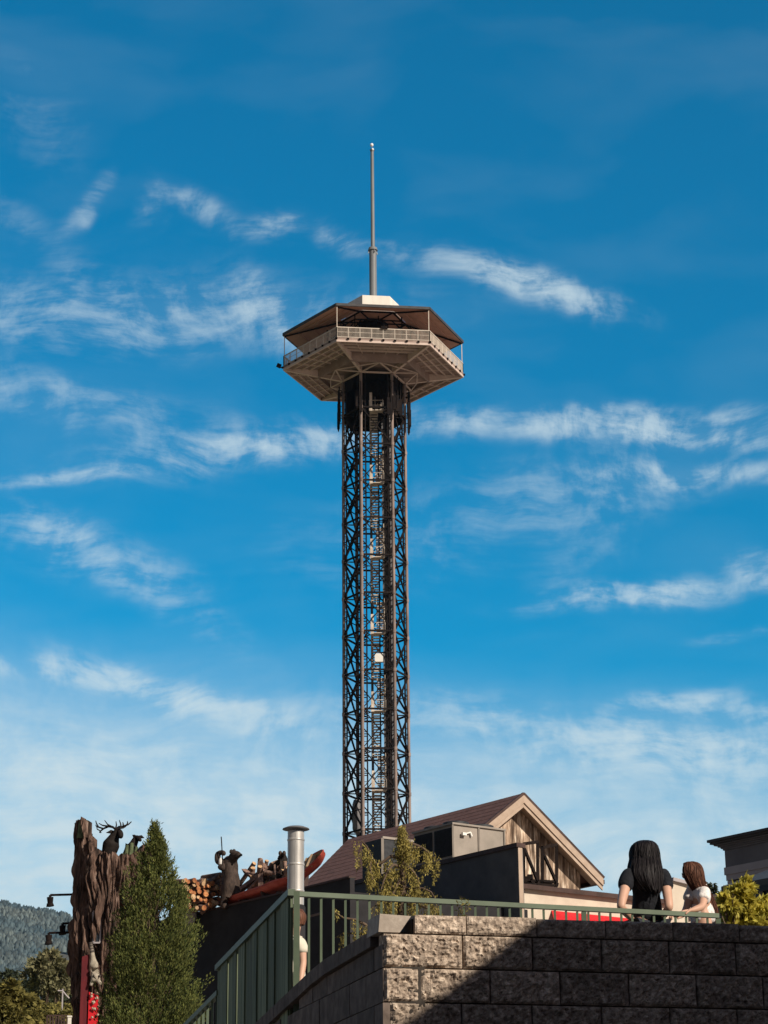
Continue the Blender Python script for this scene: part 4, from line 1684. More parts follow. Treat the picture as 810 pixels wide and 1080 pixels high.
# heap of split logs in the canoe's middle, each a thing of its own
lm = MB()
lm.tube((0, 0, -.42), (0, 0, .42), .055, .06, n=9, cap=False, r=.3)
lm.tube((0, 0, -.425), (0, 0, -.42), .053, .055, n=9, r=.2, mi=1)
lm.tube((0, 0, .42), (0, 0, .425), .06, .058, n=9, r=.8, mi=1)
lm2 = MB()
tri_ = [Vector((.0, .075, -.36)), Vector((-.07, -.045, -.36)), Vector((.075, -.04, -.36))]
lm2.prism(tri_, (0, 0, .72), r=.6, mi=0)
lm2.prism([p + Vector((0, 0, .721)) for p in tri_], (0, 0, .004), r=.6, mi=1)
lm2.prism([p - Vector((0, 0, .005)) for p in tri_], (0, 0, .004), r=.3, mi=1)
ml = [M['log_bark'], M['log_end']]
protos = []
for m_ in (lm, lm2):
    o_ = m_.build('log', ml)
    bpy.data.objects.remove(o_, do_unlink=True)
meshes = [m for m in bpy.data.meshes if m.name.startswith('log')]
# meshes were re-centred on their base: shift to the middle
for m in meshes:
    zs = [v.co.z for v in m.vertices]
    sh = (max(zs) + min(zs)) / 2
    for v in m.vertices:
        v.co.z -= sh


def put_log(c, d, me, scale=1.0, label=None, group=None, name='log', roll=0):
    o = bpy.data.objects.new(name, me)
    COL.objects.link(o)
    o.location = c
    q = Vector(d).to_track_quat('Z', 'Y') @ Quaternion((0, 0, 1), roll)
    o.rotation_euler = q.to_euler()
    o.scale = (scale, scale, scale)
    return tag(o, label, 'log', group)


random.seed(21)
for i in range(44):
    t = random.random()
    px = 258 + t * 46
    top_ = 921 - 4 * math.sin(t * 3.1) + t * 3
    bot_ = 938 - t * 12
    py = top_ + (bot_ - top_) * random.random() ** .8
    c = bq(px, py, .22 + random.uniform(0, .5))
    a = random.choice((random.uniform(-35, 50), random.uniform(100, 150), random.uniform(20, 60)))
    d = -U * math.cos(rad(a)) + Z * math.sin(rad(a)) + V * random.uniform(-.5, .5)
    put_log(c, d, random.choice(meshes), random.uniform(.75, 1.1), 'short log in the jumbled heap beside the standing bear', 'logs heaped in the canoe', roll=random.uniform(0, 6))
# neat stack of cut ends at the left
disk = MB()
disk.tube((0, 0, -.3), (0, 0, .3), .062, .062, n=8, cap=False, r=.4)
disk.tube((0, 0, .3), (0, 0, .305), .06, .056, n=8, r=.5, mi=1)
disk.tube((0, 0, -.305), (0, 0, -.3), .056, .06, n=8, r=.5, mi=1)
dms = []
for k in range(5):
    disk.r = [random.random() if mi else r for r, mi in zip(disk.r, disk.mi)]
    o_ = disk.build('stacked_log', [M['log_bark'], M['log_end'] if k % 2 else M['rusty_end']])
    me = o_.data
    bpy.data.objects.remove(o_, do_unlink=True)
    for v in me.vertices:
        v.co.z -= .305
    dms.append(me)
rowi = 0
stk0 = bq(228, 940, .2)
py = 957
while py > 924:
    k = 0
    px = 188 + (rowi % 2) * 2.6
    while px < 226:
        jx, jy = random.uniform(-1, 1), random.uniform(-1, 1)
        if py > 929 + 2 * math.sin(px) - (px - 190) * .08:
            c = PP(px + jx, py + jy, stk0, U)
            put_log(c, -U + V * random.uniform(-.3, .3) + Z * random.uniform(-.3, .3), random.choice(dms), random.uniform(.7, 1.15),
                    'short log showing its round cut end in the neat stack left of the bear', 'logs stacked left of the bear', 'stacked_log', random.uniform(0, 6))
        px += 5.0
    py -= 4.6
    rowi += 1
for k, (px, py) in enumerate(((226, 927), (224, 930), (225, 934), (223, 924), (225, 938), (229.5, 931), (224, 943))):
    put_log(bq(px, py, .15), -U + Z * random.uniform(-.1, .15), meshes[0], 1.0, 'dark log lying crosswise beside the standing bear, ' + ('second from the top', 'third from the top', 'middle one of the pile', 'topmost of the pile', 'third from the bottom', 'nearest the bear', 'lowest of the pile')[k], 'crosswise logs at the stack end', roll=k)

# pale dome behind the conifer
eg = MB()
c = bq(196, 957, -.25)
eg.lathe(c - Z * .42, [(.02, 0), (.2, .02), (.27, .2), (.27, .4), (.2, .6), (.1, .74), (.02, .78)], n=20)
eg.lathe(c - Z * .50, [(.14, -.15), (.14, .1)], n=12)
tag(eg.build('vent_dome', M['egg']), 'pale rounded dome between the conifer and the log stack', 'vent')


BK = 1.3


def bear_pts(tr, spec, off):
    pts, radii = [], []
    for (px, py, o_, r) in spec:
        pts.append(bq(px, py, off + o_))
        radii.append(tuple(q * BK for q in r) if isinstance(r, tuple) else r * BK)
    return pts, radii


# standing bear with raised paws
spec = [
    (245, 933, 0, (.20, .20)),   # 0 belly root
    (243, 922, 0, (.185, .18)),  # 1 chest
    (242, 913, 0, (.155, .15)),  # 2 shoulders
    (245, 906, 0, .10),          # 3 neck
    (247.5, 901.5, 0, .105),     # 4 head
    (250.5, 901.5, 0, .075),     # 5 muzzle root
    (253.2, 902.3, 0, .042),     # 6 nose
    (243, 941, 0, (.17, .17)),   # 7 hips
    # near leg (left)
    (237.5, 944, -.16, .105), (236, 950, -.16, .085), (235.5, 955, -.16, .075), (238.5, 956.3, -.2, .06),
    # far leg (right)
    (250, 943, .1, .12), (255, 946, .1, .095), (259, 950, .08, .07), (262.5, 950, .06, .055),
    # near arm: out to the left and up round
    (236.5, 909, -.15, .085), (230, 909.5, -.2, .075), (229.3, 900.5, -.18, .06), (234, 898.5, -.12, .055), (237.5, 901, -.1, .055),
    # far arm crossing the chest to the pole
    (239.5, 905, .1, .07), (235, 916, -.25, .062), (231.5, 913.5, -.25, .06),
    # tail
]
pts, radii = bear_pts(None, spec, .12)
edges = [(0, 1), (1, 2), (2, 3), (3, 4), (4, 5), (5, 6), (0, 7), (7, 8), (8, 9), (9, 10), (10, 11), (7, 12), (12, 13), (13, 14), (14, 15),
         (2, 16), (16, 17), (17, 18), (18, 19), (19, 20), (1, 21), (21, 22), (22, 23)]
edges[-3] = (2, 21)
br = skin_mesh('standing_bear', pts, edges, radii, M['bear'], None, 2, 0, org=bq(245, 955, .12))
tag(br, 'brown carved bear standing on two legs gripping an upright pole', 'bear statue')


def bear_head_bits(par, ears, nose, eye, off, er=.045):
    mb = MB()
    for (px, py, oo) in ears:
        c = bq(px, py, off + oo)
        mb.lathe(c - V * .02 - Z * .01, [(.005, -.05), (er * .9, -.03), (er, .01), (er * .7, .045), (.004, .06)], n=10, axis=(0, 0, 1))
    mb.build('ear', M['bear'], par)
    mb = MB()
    mb.lathe(bq(nose[0], nose[1], off), [(.003, -.03), (.03, -.015), (.032, .01), (.003, .03)], n=10, axis=-U)
    mb.build('nose', M['elk'], par)
    mb = MB()
    c = bq(eye[0], eye[1], off - .075)
    mb.lathe(c, [(.002, -.014), (.014, 0), (.002, .014)], n=8, axis=V)
    mb.build('eye', M['elk'], par)


bear_head_bits(br, ((244.6, 898.0, -.08), (247.6, 897.6, .07)), (254.3, 901.7), (249.8, 899.8), .12)
pl = MB()
pl.path([bq(233.3, 882.5, -.08), bq(233.8, 890, -.07), bq(234.6, 905, -.08), bq(235.2, 925, -.1)], .014, n=6)
tag(pl.build('thin_pole', M['black_steel']), "thin upright pole held in the standing bear's paws", 'pole')
fm = MB()
fm.lathe(bq(232.8, 907, -.10) - Z * .1, [(.005, -.10), (.05, -.04), (.055, .08), (.03, .14), (.005, .16)], n=10)
tag(fm.build('pale_fish', M['egg']), "small pale lure hanging inside the standing bear's arm", 'lure')

# second bear seated, half hidden by the flue
spec = [
    (298, 918, 0, (.16, .16)), (297, 911, 0, .14), (298.5, 906, 0, .10), (298, 902.5, 0, .10), (296, 904.5, -.06, .065), (294.3, 906.0, -.1, .038),
    (299, 926, 0, .15),
    (292.5, 911, -.1, .07), (288, 915.5, -.16, .06), (283, 919.5, -.16, .05), (281, 920.5, -.16, .045),
    (303.5, 912, .05, .07), (306, 920, 0, .06), (303, 927, -.1, .05),
    (293, 926, -.16, .09), (288, 926, -.2, .07), (286, 930, -.2, .06),
]
pts, radii = bear_pts(None, spec, .45)
edges = [(0, 1), (1, 2), (2, 3), (3, 4), (4, 5), (0, 6), (1, 7), (7, 8), (8, 9), (9, 10), (1, 11), (11, 12), (12, 13), (6, 14), (14, 15), (15, 16)]
br2 = skin_mesh('seated_bear', pts, edges, radii, M['elk'], None, 2, 0, org=bq(298, 930, .45))
tag(br2, 'dark seated bear statue behind the flue reaching towards the logs', 'bear statue')
bear_head_bits(br2, ((296.4, 899.6, -.02), (300.4, 899.6, .02)), (294, 905.5), (296, 902.8), .38)

# ================================================================== FLUE PIPE
FL = P(312, 905, 30.5)
mz = P(312, 874, 30.5).z
fl = thing('flue_pipe', (FL.x, FL.y, 2.9), 'tall galvanised flue pipe with flat rain cap beside the green post', 'chimney')
r_ = .116
mb = MB()
zb = 2.9
zl_ = P(312, 957, 30.5).z
mb.lathe((FL.x, FL.y, 0), [(r_, zl_), (r_, mz - .04)], n=32)
for zz_ in (P(312, 886, 30.5).z, P(312, 912, 30.5).z, P(312, 940, 30.5).z):
    mb.lathe((FL.x, FL.y, zz_), [(r_, -.018), (r_ + .006, -.012), (r_ + .006, .012), (r_, .018)], n=32)
mb.tube((FL.x + .0, FL.y - r_ - .001, zl_), (FL.x, FL.y - r_ - .001, mz - .05), .004, n=5)
mb.build('pipe', M['galv'], fl)
mb = MB()
mb.lathe((FL.x, FL.y, 0), [(r_ + .02, zb), (r_ + .02, zl_), (r_, zl_ + .03)], n=24)
mb.build('black_lower_duct', M['black_wall'], fl)
mb = MB()
mb.lathe((FL.x, FL.y, mz), [(.002, .035), (.12, .025), (.185, .0), (.19, -.012), (.12, -.014), (.10, -.06)], n=32)
mb.build('rain_cap', M['grey_steel'], fl)
mb = MB()
mb.lathe((FL.x, FL.y, P(312, 968, 30.5).z), [(r_ + .012, -.03), (r_ + .03, 0), (r_ + .012, .03)], n=32)
mb.bar((FL.x + r_, FL.y, P(312, 968, 30.5).z), (FL.x + .35, FL.y + .3, P(312, 960, 30.5).z), .03)
mb.build('clamp', M['black_steel'], fl)

# ================================================================== CARVED STUMP TOWER
SY = 49.0
ST = P(121, 960, SY)
SGZ = ground_z(ST.x, SY) - .5
stm = thing('carved_stump_facade', (ST.x, SY, SGZ), 'huge carved tree stump facade with jagged rim beside the conifer', 'stump facade')
zt_h = P(118, 868, SY).z
PXM = (P(131, 960, SY) - P(121, 960, SY)).x / 10        # metres per photo pixel here
R0 = 34.5 * PXM


def zpy(py):
    return P(118, py, SY).z


def rim(a):
    """top of the rim by direction: a=0 faces the camera, +90 right, -90 left"""
    d = math.degrees(a)
    k = [(-180, 912), (-150, 908), (-125, 897), (-112, 882), (-104, 870), (-85, 868), (-52, 868), (-47, 884), (-38, 888), (-30, 897), (-20, 905), (0, 907), (20, 908), (36, 905), (48, 896), (62, 894), (80, 900), (110, 903), (150, 910), (180, 912)]
    for i in range(len(k) - 1):
        if k[i][0] <= d <= k[i + 1][0]:
            t = (d - k[i][0]) / (k[i + 1][0] - k[i][0])
            return zpy(k[i][1] + (k[i + 1][1] - k[i][1]) * t)
    return zpy(893)


na, nh = 460, 260
vs = []
for j in range(nh + 1):
    for i in range(na):
        a = -math.pi + 2 * math.pi * i / na
        zt = rim(a) + .07 * noise.noise(Vector((a * 9, 0, 0))) + .04 * noise.noise(Vector((a * 31, 3, 0)))
        t = j / nh
        z = SGZ + (zt - SGZ) * t
        low = smooth(zpy(985), zpy(1085), z)        # 0 low .. 1 high
        rr = R0 * (1 + .20 * (1 - low))
        wob = .07 * noise.noise(Vector((math.sin(a) * 2, math.cos(a) * 2, z * .8)))
        cxn, cyn = math.sin(a + wob) * 3.2, math.cos(a + wob) * 3.2
        n1 = abs(noise.noise(Vector((cxn, cyn, z * .38))))
        n2 = abs(noise.noise(Vector((cxn * 2.6 + 7, cyn * 2.6, z * .95))))
        n3 = abs(noise.noise(Vector((cxn * 6.5, cyn * 6.5 + 3, z * 2.6))))
        rr += .12 - .20 * max(0, .20 - n1) / .20 + .16 * (n2 - .2) + .15 * (n3 - .2)
        rr += .05 * noise.fractal(Vector((math.sin(a) * 6, math.cos(a) * 6, z * 1.1)), 1.0, 2.0, 3)
        rr -= .08
        vs.append((ST.x + rr * math.sin(a), SY - rr * math.cos(a), z))
fs = [(j * na + i, j * na + (i + 1) % na, (j + 1) * na + (i + 1) % na, (j + 1) * na + i) for j in range(nh) for i in range(na)]
mb = MB()
mb.add(vs, fs, .5, 0, True)
# inner side of the rim
vs2 = []
for j in range(2):
    for i in range(na):
        v = vs[nh * na + i]
        k = .86
        vs2.append((ST.x + (v[0] - ST.x) * (k if j else 1), SY + (v[1] - SY) * (k if j else 1), v[2] - (0 if not j else .05)))
for i in range(na):
    v = vs[nh * na + i]
    vs2.append((ST.x + (v[0] - ST.x) * .84, SY + (v[1] - SY) * .84, zpy(925)))
fs2 = [(j * na + i, j * na + (i + 1) % na, (j + 1) * na + (i + 1) % na, (j + 1) * na + i) for j in range(2) for i in range(na)]
mb.add(vs2, fs2, .3, 0, True)
mb.add([v for v in vs2[2 * na:]], [tuple(range(na))], .2)
mb.build('bark_shell', M['bark'], stm)
# mossy cap piece on the tallest prong
mb = MB()
for i, (dx, h_) in enumerate(((-37.0, 870), (-34.5, 867), (-32.0, 869))):
    p = P(121 + dx, 884, SY - .42)
    mb.tube(p, (p.x + .02, p.y, zpy(h_)), .07, .05, n=7)
mb.build('mossy_prong', M['moss'], stm)
mb = MB()
for i, (px, h_, w_) in enumerate(((132, 895, .06), (137, 893, .07), (142, 897, .06), (128, 904, .05))):
    p = P(px, 912, SY - .45)
    mb.tube(p, (p.x + .03, p.y, zpy(h_)), w_, w_ * .6, n=7)
mb.build('mossy_prong', M['moss'], stm)
# window opening with frame at right
fyw = SY - R0 * .93
wb0, wb1 = P(98.5, 962, fyw), P(105.5, 994, fyw)
mb = MB()
mb.box(((wb0.x + wb1.x) / 2, fyw - .03, (wb0.z + wb1.z) / 2), abs(wb1.x - wb0.x) / 2, .08, abs(wb0.z - wb1.z) / 2)
wf = mb.build('window', M['glass'], stm)
mb = MB()
for (a, b) in (((98.2, 962), (98.8, 994)), ((98.5, 994.3), (106, 994.3)), ((105.8, 962), (105.8, 994)), ((98.2, 961.5), (106, 961.5))):
    mb.bar(P(*a, fyw - .12), P(*b, fyw - .12), .035)
mb.build('frame', M['trim_pale'], wf)
# red entrance post and sign panel
mb = MB()
a, b = P(86.5, 1009, fyw - .25), P(93.5, 1009, fyw - .25)
mb.prism([(a.x, a.y, a.z), (b.x, b.y, b.z + .05), (b.x, b.y, SGZ), (a.x - .02, a.y, SGZ)], (0, .12, 0))
mb.build('red_door_post', M['red_dark'], stm)
mb = MB()
a, b = P(93.8, 1046, fyw - .28), P(103.5, 1050, fyw - .28)
mb.prism([(a.x, a.y, a.z), (b.x, b.y, b.z), (b.x, b.y, b.z - 1.4), (a.x, a.y, a.z - 1.4)], (0, .08, 0))
sg = mb.build('red_panel', M['red'], stm)
mb = MB()
for i in range(16):
    p = P(random.uniform(96, 103.5), random.uniform(1047, 1074), fyw - .33)
    mb.lathe(p, [(.004, -.008), (random.uniform(.02, .045), 0), (.004, .012)], n=6, axis=(random.uniform(-.2, .2), -1, random.uniform(-.2, .2)))
mb.build('painted_leaf_pattern', M['rake'], sg)
random.seed(5)

# raccoon carving climbing down beside the window
spec = [(100, 1030, 0, .115), (99.5, 1017, 0, .085), (97.5, 1006, 0, .05), (95.5, 994, 0, .036),
        (102, 1030.5, -.05, .11), (101.5, 1026, -.08, .07), (96, 1020, 0, .05), (103.5, 1020, 0, .05), (97, 1036, -.05, .045), (105, 1036, -.05, .045),
        (95.5, 1040, -.05, .035), (106.5, 1039, -.05, .035)]
RYY = fyw - .28
pts = [P(px, py, RYY + o_) for px, py, o_, r in spec]
rc = skin_mesh('raccoon_carving', pts, [(0, 1), (1, 2), (2, 3), (0, 4), (1, 6), (1, 7), (0, 8), (0, 9), (8, 10), (9, 11), (4, 5)], [s[3] for s in spec], M['raccoon'], None, 2, 0, org=pts[0])
tag(rc, 'pale raccoon carving climbing head down over the red stump door', 'raccoon statue')
mb = MB()
for t in (.2, .45, .7, .92):
    p = pts[2].lerp(pts[3], t)
    rr = .05 - .013 * t
    d = (pts[3] - pts[2]).normalized()
    mb.tube(p - d * .022, p + d * .022, rr + .006, rr + .005, n=12)
mb.build('tail_band', M['raccoon_dark'], rc)
mb = MB()
for px in (99.2, 105):
    mb.lathe(P(px, 1029.5, RYY - .11), [(.003, -.02), (.03, 0), (.003, .02)], n=8, axis=(0, 1, 0))
mb.build('eye_mask', M['raccoon_dark'], rc)

# three gooseneck lamps on the left side
for (xa, xb, y, oy, lb) in ((53, 83, 943, 0, 'black arm lamp sticking out highest from the stump, against the sky'),
                            (66, 83, 973, .8, 'short black arm lamp between the two longer ones on the stump'),
                            (51.5, 82, 983, 0, 'lowest long black arm lamp sticking out of the stump')):
    Yl = SY - .1 + oy
    p0, p1 = P(xb, y, Yl), P(xa, y + 1, Yl)
    lp_ = thing('arm_lamp', p0, lb, 'lamp', 'arm lamps on the stump')
    mb = MB()
    mb.bar(p0 + Vector((.3, 0, 0)), p1, .045)
    mb.build('arm', M['black_steel'], lp_)
    mb = MB()
    mb.tube(p1, p1 - Z * .06, .03, n=8)
    d = Vector((.05, 0, -1)).normalized()
    mb.tube(p1 - Z * .05, p1 - Z * .05 + d * .13, .075, .06, n=12)
    mb.tube(p1 - Z * .18, p1 - Z * .05 + d * .20, .07, .09, n=12)
    mb.build('lamp_head', M['black_steel'], lp_)

# elk: neck and head rising over the rim
EY = SY - .15
def ep(px, py, o=0):
    return P(px, py, EY + o)
spec = [(114.5, 899, .0, (.16, .22)), (117.5, 890, 0, (.155, .2)), (120.5, 883, 0, (.105, .13)), (123.5, 877.5, .0, .10), (125.8, 877, -.0, .095),
        (127.2, 880, -.12, .075), (127.3, 883, -.22, .055), (112.5, 910, .1, (.17, .22))]
pts = [ep(px, py, o) for px, py, o, r in spec]
ek = skin_mesh('elk_statue', pts, [(0, 1), (1, 2), (2, 3), (3, 4), (4, 5), (5, 6), (0, 7)], [s[3] for s in spec], M['elk'], None, 2, 0, org=ep(115, 908))
tag(ek, 'dark elk head and neck with wide antlers on the stump rim', 'elk statue')
mb = MB()
mb.path([ep(120.5, 877.8), ep(117, 877.2, -.05), ep(112, 878.3, -.1)], [.03, .045, .006], n=7)
mb.build('ear', M['elk'], ek)
mb = MB()
mb.path([ep(124, 873.5), ep(125.5, 872.2, .1), ep(126, 871, .2)], [.03, .03, .006], n=7)
mb.build('ear', M['elk'], ek)
for br_ in ([[(122.3, 875), (119, 872.3), (114.5, 871.6), (109, 874), (104, 872.3), (101.7, 868.5), (101, 865.8)],
             [(118.5, 872.2), (113.5, 869.5), (110.3, 865.2)], [(114, 871.5), (108, 870.5), (104.2, 868.3)], [(109, 874), (106, 876.5), (102.5, 874.5), (102, 872)],
             [(106, 876.5), (105.2, 878), (107, 878.2)], [(122, 874.5), (122.8, 870), (122.3, 866.3)], [(104, 872.3), (101.8, 871.5), (100.8, 870)]],
            [[(125, 874.5), (127.5, 872.6), (132, 870.8), (135.5, 869.5), (138.6, 866.6)], [(127.5, 872.6), (127.3, 869), (125.8, 865)],
             [(130, 871.5), (129.9, 869), (129.5, 867.2)], [(133.3, 870.4), (134.6, 868.3), (134.4, 866.2)], [(126, 873.5), (130, 873.2), (133, 871.6)]]):
    mb = MB()
    for j, pl_ in enumerate(br_):
        n_ = len(pl_)
        mb.path([ep(x, y, .03 * (k - j)) for k, (x, y) in enumerate(pl_)], [(.030 if j == 0 else .022) * (1 - .6 * k / (n_ - 1)) for k in range(n_)], n=6)
    mb.build('antler', M['elk'], ek)
# doe
spec = [(137, 899, 0, (.13, .15)), (139.5, 893, 0, (.095, .11)), (142.5, 886.5, 0, (.075, .09)), (144.6, 883.2, 0, .078), (147, 885, -.1, .05), (148.3, 886.6, -.18, .035), (134, 906, 0, .2)]
pts = [ep(px, py, o) for px, py, o, r in spec]
de = skin_mesh('doe_statue', pts, [(0, 1), (1, 2), (2, 3), (3, 4), (4, 5), (0, 6)], [s[3] for s in spec], M['elk'], None, 2, 0, org=ep(137, 906))
tag(de, 'dark antlerless doe head between the elk and the conifer', 'deer statue')
for e in ([(143.8, 883), (141.5, 881.8), (139.6, 880.6)], [(146, 882.3), (149, 882.6), (152.2, 883.8)]):
    mb = MB()
    mb.path([ep(x, y) for x, y in e], [.022, .04, .006], n=7)
    mb.build('ear', M['elk'], de)

# ================================================================== VEGETATION
def blade_cloud(n, fn):
    C, D, S = [], [], []
    return C, D, S


def conifer(name, label, Yd, apex, prof, group=None):
    """arborvitae: prof = [(py, left px, right px)] silhouette rows"""
    ax = [p for p in prof]
    zt = P(*apex, Yd).z
    base_p = P((prof[-1][1] + prof[-1][2]) / 2, prof[-1][0], Yd)
    gz = ground_z(base_p.x, Yd)
    root = thing(name, (base_p.x, Yd, gz), label, 'tree')
    m_px = (P(410, 980, Yd) - P(400, 980, Yd)).x / 10
    rows = [(P((l + r) / 2, py, Yd).x, P(400, py, Yd).z, (r - l) / 2 * m_px) for py, l, r in prof]
    rows.append((rows[-1][0], gz + .25, rows[-1][2] * .9))

    def at(z):
        for i in range(len(rows) - 1):
            if rows[i][1] >= z >= rows[i + 1][1]:
                t = (rows[i][1] - z) / (rows[i][1] - rows[i + 1][1])
                return rows[i][0] + (rows[i + 1][0] - rows[i][0]) * t, rows[i][2] + (rows[i + 1][2] - rows[i][2]) * t
        return rows[0][0], rows[0][2]
    mb = MB()
    tp = [(at(z)[0], Yd, z) for z in np.linspace(gz - .1, zt - .1, 9)]
    mb.path(tp, [.10 - .085 * i / 8 for i in range(9)], n=10)
    # limbs
    for i in range(70):
        z = gz + .4 + (zt - gz - .8) * random.random()
        x, r = at(z)
        a = random.uniform(0, 2 * math.pi)
        d = Vector((math.sin(a), math.cos(a), .9))
        mb.path([(x, Yd, z), Vector((x, Yd, z)) + d * r * .35, Vector((x, Yd, z)) + Vector((d.x, d.y, 1.5)) * r * .6], [.02, .012, .005], n=5)
    mb.build('trunk', M['trunk'], root)
    Cs, Ds, Rn, Ls = [], [], [], []
    nsp = 2900
    for i in range(nsp):
        u = random.random()
        z = zt - (zt - gz - .1) * (u ** .72)
        x, r = at(z)
        a = random.uniform(0, 2 * math.pi)
        lump = 1 + .42 * noise.noise(Vector((math.sin(a) * 1.4, math.cos(a) * 1.4, z * 1.7))) + .16 * noise.noise(Vector((math.sin(a) * 4, math.cos(a) * 4, z * 5)))
        gap = noise.noise(Vector((math.sin(a) * 2.2 + 9, math.cos(a) * 2.2, z * 3.0)))
        if gap > .36:
            continue
        rr = r * lump * random.uniform(.3, 1.0) ** .6
        if random.random() < .10:
            rr *= random.uniform(1.05, 1.22)
        tip = np.array([x + math.sin(a) * rr, Yd + math.cos(a) * rr * .95, z])
        out_ = np.array([math.sin(a) * .75, math.cos(a) * .75, 1.1 + .5 * random.random()])
        out_ /= np.linalg.norm(out_)
        fan = min(.26, .08 + r * .32) * random.uniform(.7, 1.3)
        side = np.cross(out_, [random.gauss(0, 1), random.gauss(0, 1), random.gauss(0, .4)])
        side /= np.linalg.norm(side)
        k = 46
        t = rng.random(k)
        s_ = rng.uniform(-1, 1, k) * (t * (1.15 - t) * 1.3) * .55
        th_ = rng.normal(0, .022, (k, 3))
        C = tip - out_ * fan * .6 + out_ * fan * t[:, None] + side * (s_ * fan)[:, None] + th_
        D = out_ + side * (s_ * 1.8)[:, None] + rng.normal(0, .22, (k, 3))
        Cs.append(C); Ds.append(D)
        Rn.append(np.clip(random.random() * .6 + rng.random(k) * .4, 0, 1))
        Ls.append(np.full(k, .045) * rng.uniform(.7, 1.5, k))
    C, D, R_, L = np.concatenate(Cs), np.concatenate(Ds), np.concatenate(Rn), np.concatenate(Ls)
    leaves('crown', C, D, L, L * .34, M['arbor'], root, R_)
    return root


conifer('arborvitae', 'tall pointed green conifer standing before the carved stump', 35.0, (163, 869),
        [(870, 162.0, 164.2), (880, 159, 169), (892, 154, 175), (905, 147, 180), (925, 138, 187), (950, 128, 196), (980, 120, 203),
         (1010, 112, 208), (1040, 107, 207), (1075, 101, 203), (1110, 98, 200)])

# weeping golden cedar behind the railing
CY = 22.0
def cp(px, py, o=0):
    return P(px, py, CY + o)
cg = FLOOR if True else 0
ced = thing('weeping_cedar', (cp(424, 960).x, CY, FLOOR), 'weeping golden cedar with drooping branches behind the railing', 'tree')
mb = MB()
tb = cp(424, 960)
mb.path([(tb.x, CY, FLOOR - .1), tb, cp(425, 930), cp(424, 900), cp(424.5, 878), cp(424, 870)], [.06, .05, .035, .024, .012, .004], n=8)
arms = [
    [(424, 905), (412, 903), (404, 909), (398, 912), (392, 905), (387, 893), (382, 887), (377, 889)],
    [(424.5, 884), (432, 889), (441, 892), (450, 897), (458, 904), (461, 910)],
    [(425, 895), (434, 895), (445, 894), (452, 900)],
    [(424, 912), (434, 917), (440, 925), (443, 938)],
    [(424, 935), (434, 938), (446, 937), (455, 941), (459, 948)],
    [(424, 938), (414, 935), (408, 939), (401, 944)],
    [(424, 915), (415, 912), (409, 918), (405, 928), (402, 938)],
    [(424, 955), (436, 952), (448, 957), (458, 958), (466, 962)],
    [(424, 955), (412, 953), (400, 952), (392, 958)],
    [(424, 968), (410, 966), (398, 972), (385, 978)],
    [(392, 905), (390, 915), (393, 928)],
    [(424, 885), (420, 890), (419, 897)],
    [(424, 975), (405, 985), (380, 985), (362, 984), (352, 990)],
    [(405, 985), (375, 970), (362, 968), (350, 960)],
    [(424, 940), (430, 944), (436, 950), (440, 958)],
    [(424, 925), (418, 935), (412, 948), (410, 962)],
]
Cs, Ds, Rn, Ls = [], [], [], []
for ai, arm in enumerate(arms):
    off = random.uniform(-.30, .30)
    pts = []
    for k, (x, y) in enumerate(arm):
        pts.append(cp(x, y, off * k / (len(arm) - 1)))
    mb.path(pts, [.018 - .013 * k / (len(pts) - 1) for k in range(len(pts))], n=6)
    dens = .35 if ai in (12, 13) else 1.0
    for k in range(len(pts) - 1):
        seg = pts[k + 1] - pts[k]
        nn = max(2, int(seg.length / .021 * dens))
        for q in range(nn):
            c = pts[k].lerp(pts[k + 1], random.random()) + Vector((random.gauss(0, .02), random.gauss(0, .05), random.gauss(0, .015)))
            ln = random.uniform(.05, .21) * (1.25 if ai in (0, 1, 2, 6, 10) else 1)
            m_ = int(ln / .0042)
            t = rng.random(m_)
            sway = np.array([random.gauss(0, .12), random.gauss(0, .12), -1.0])
            spread = .007 + .012 * (1 - t)
            C = np.array(c) + sway * (ln * t)[:, None] + rng.normal(0, 1, (m_, 3)) * spread[:, None]
            D = sway + rng.normal(0, .45, (m_, 3))
            Cs.append(C); Ds.append(D)
            Rn.append(np.clip(random.random() * .65 + rng.random(m_) * .35, 0, 1))
            Ls.append(rng.uniform(.018, .036, m_))
# bunched leader
for q in range(75):
    y = 870 + 34 * random.random()
    w = 2 + (y - 870) * .16
    c = cp(424.5 + random.gauss(0, w * .5), y, random.gauss(0, .05))
    ln = random.uniform(.06, .16)
    m_ = 34
    t = rng.random(m_)
    sway = np.array([random.gauss(0, .15), random.gauss(0, .15), -1.0])
    Cs.append(np.array(c) + sway * (ln * t)[:, None] + rng.normal(0, .014, (m_, 3)))
    Ds.append(sway + rng.normal(0, .45, (m_, 3)))
    Rn.append(np.clip(random.random() * .65 + rng.random(m_) * .35, 0, 1))
    Ls.append(rng.uniform(.018, .036, m_))
mb.build('trunk', M['trunk'], ced)
C, D, R_, L = map(np.concatenate, (Cs, Ds, Rn, Ls))
print('cedar leaves', len(C))
leaves('crown', C, D, L, L * .38, M['cedar'], ced, R_)

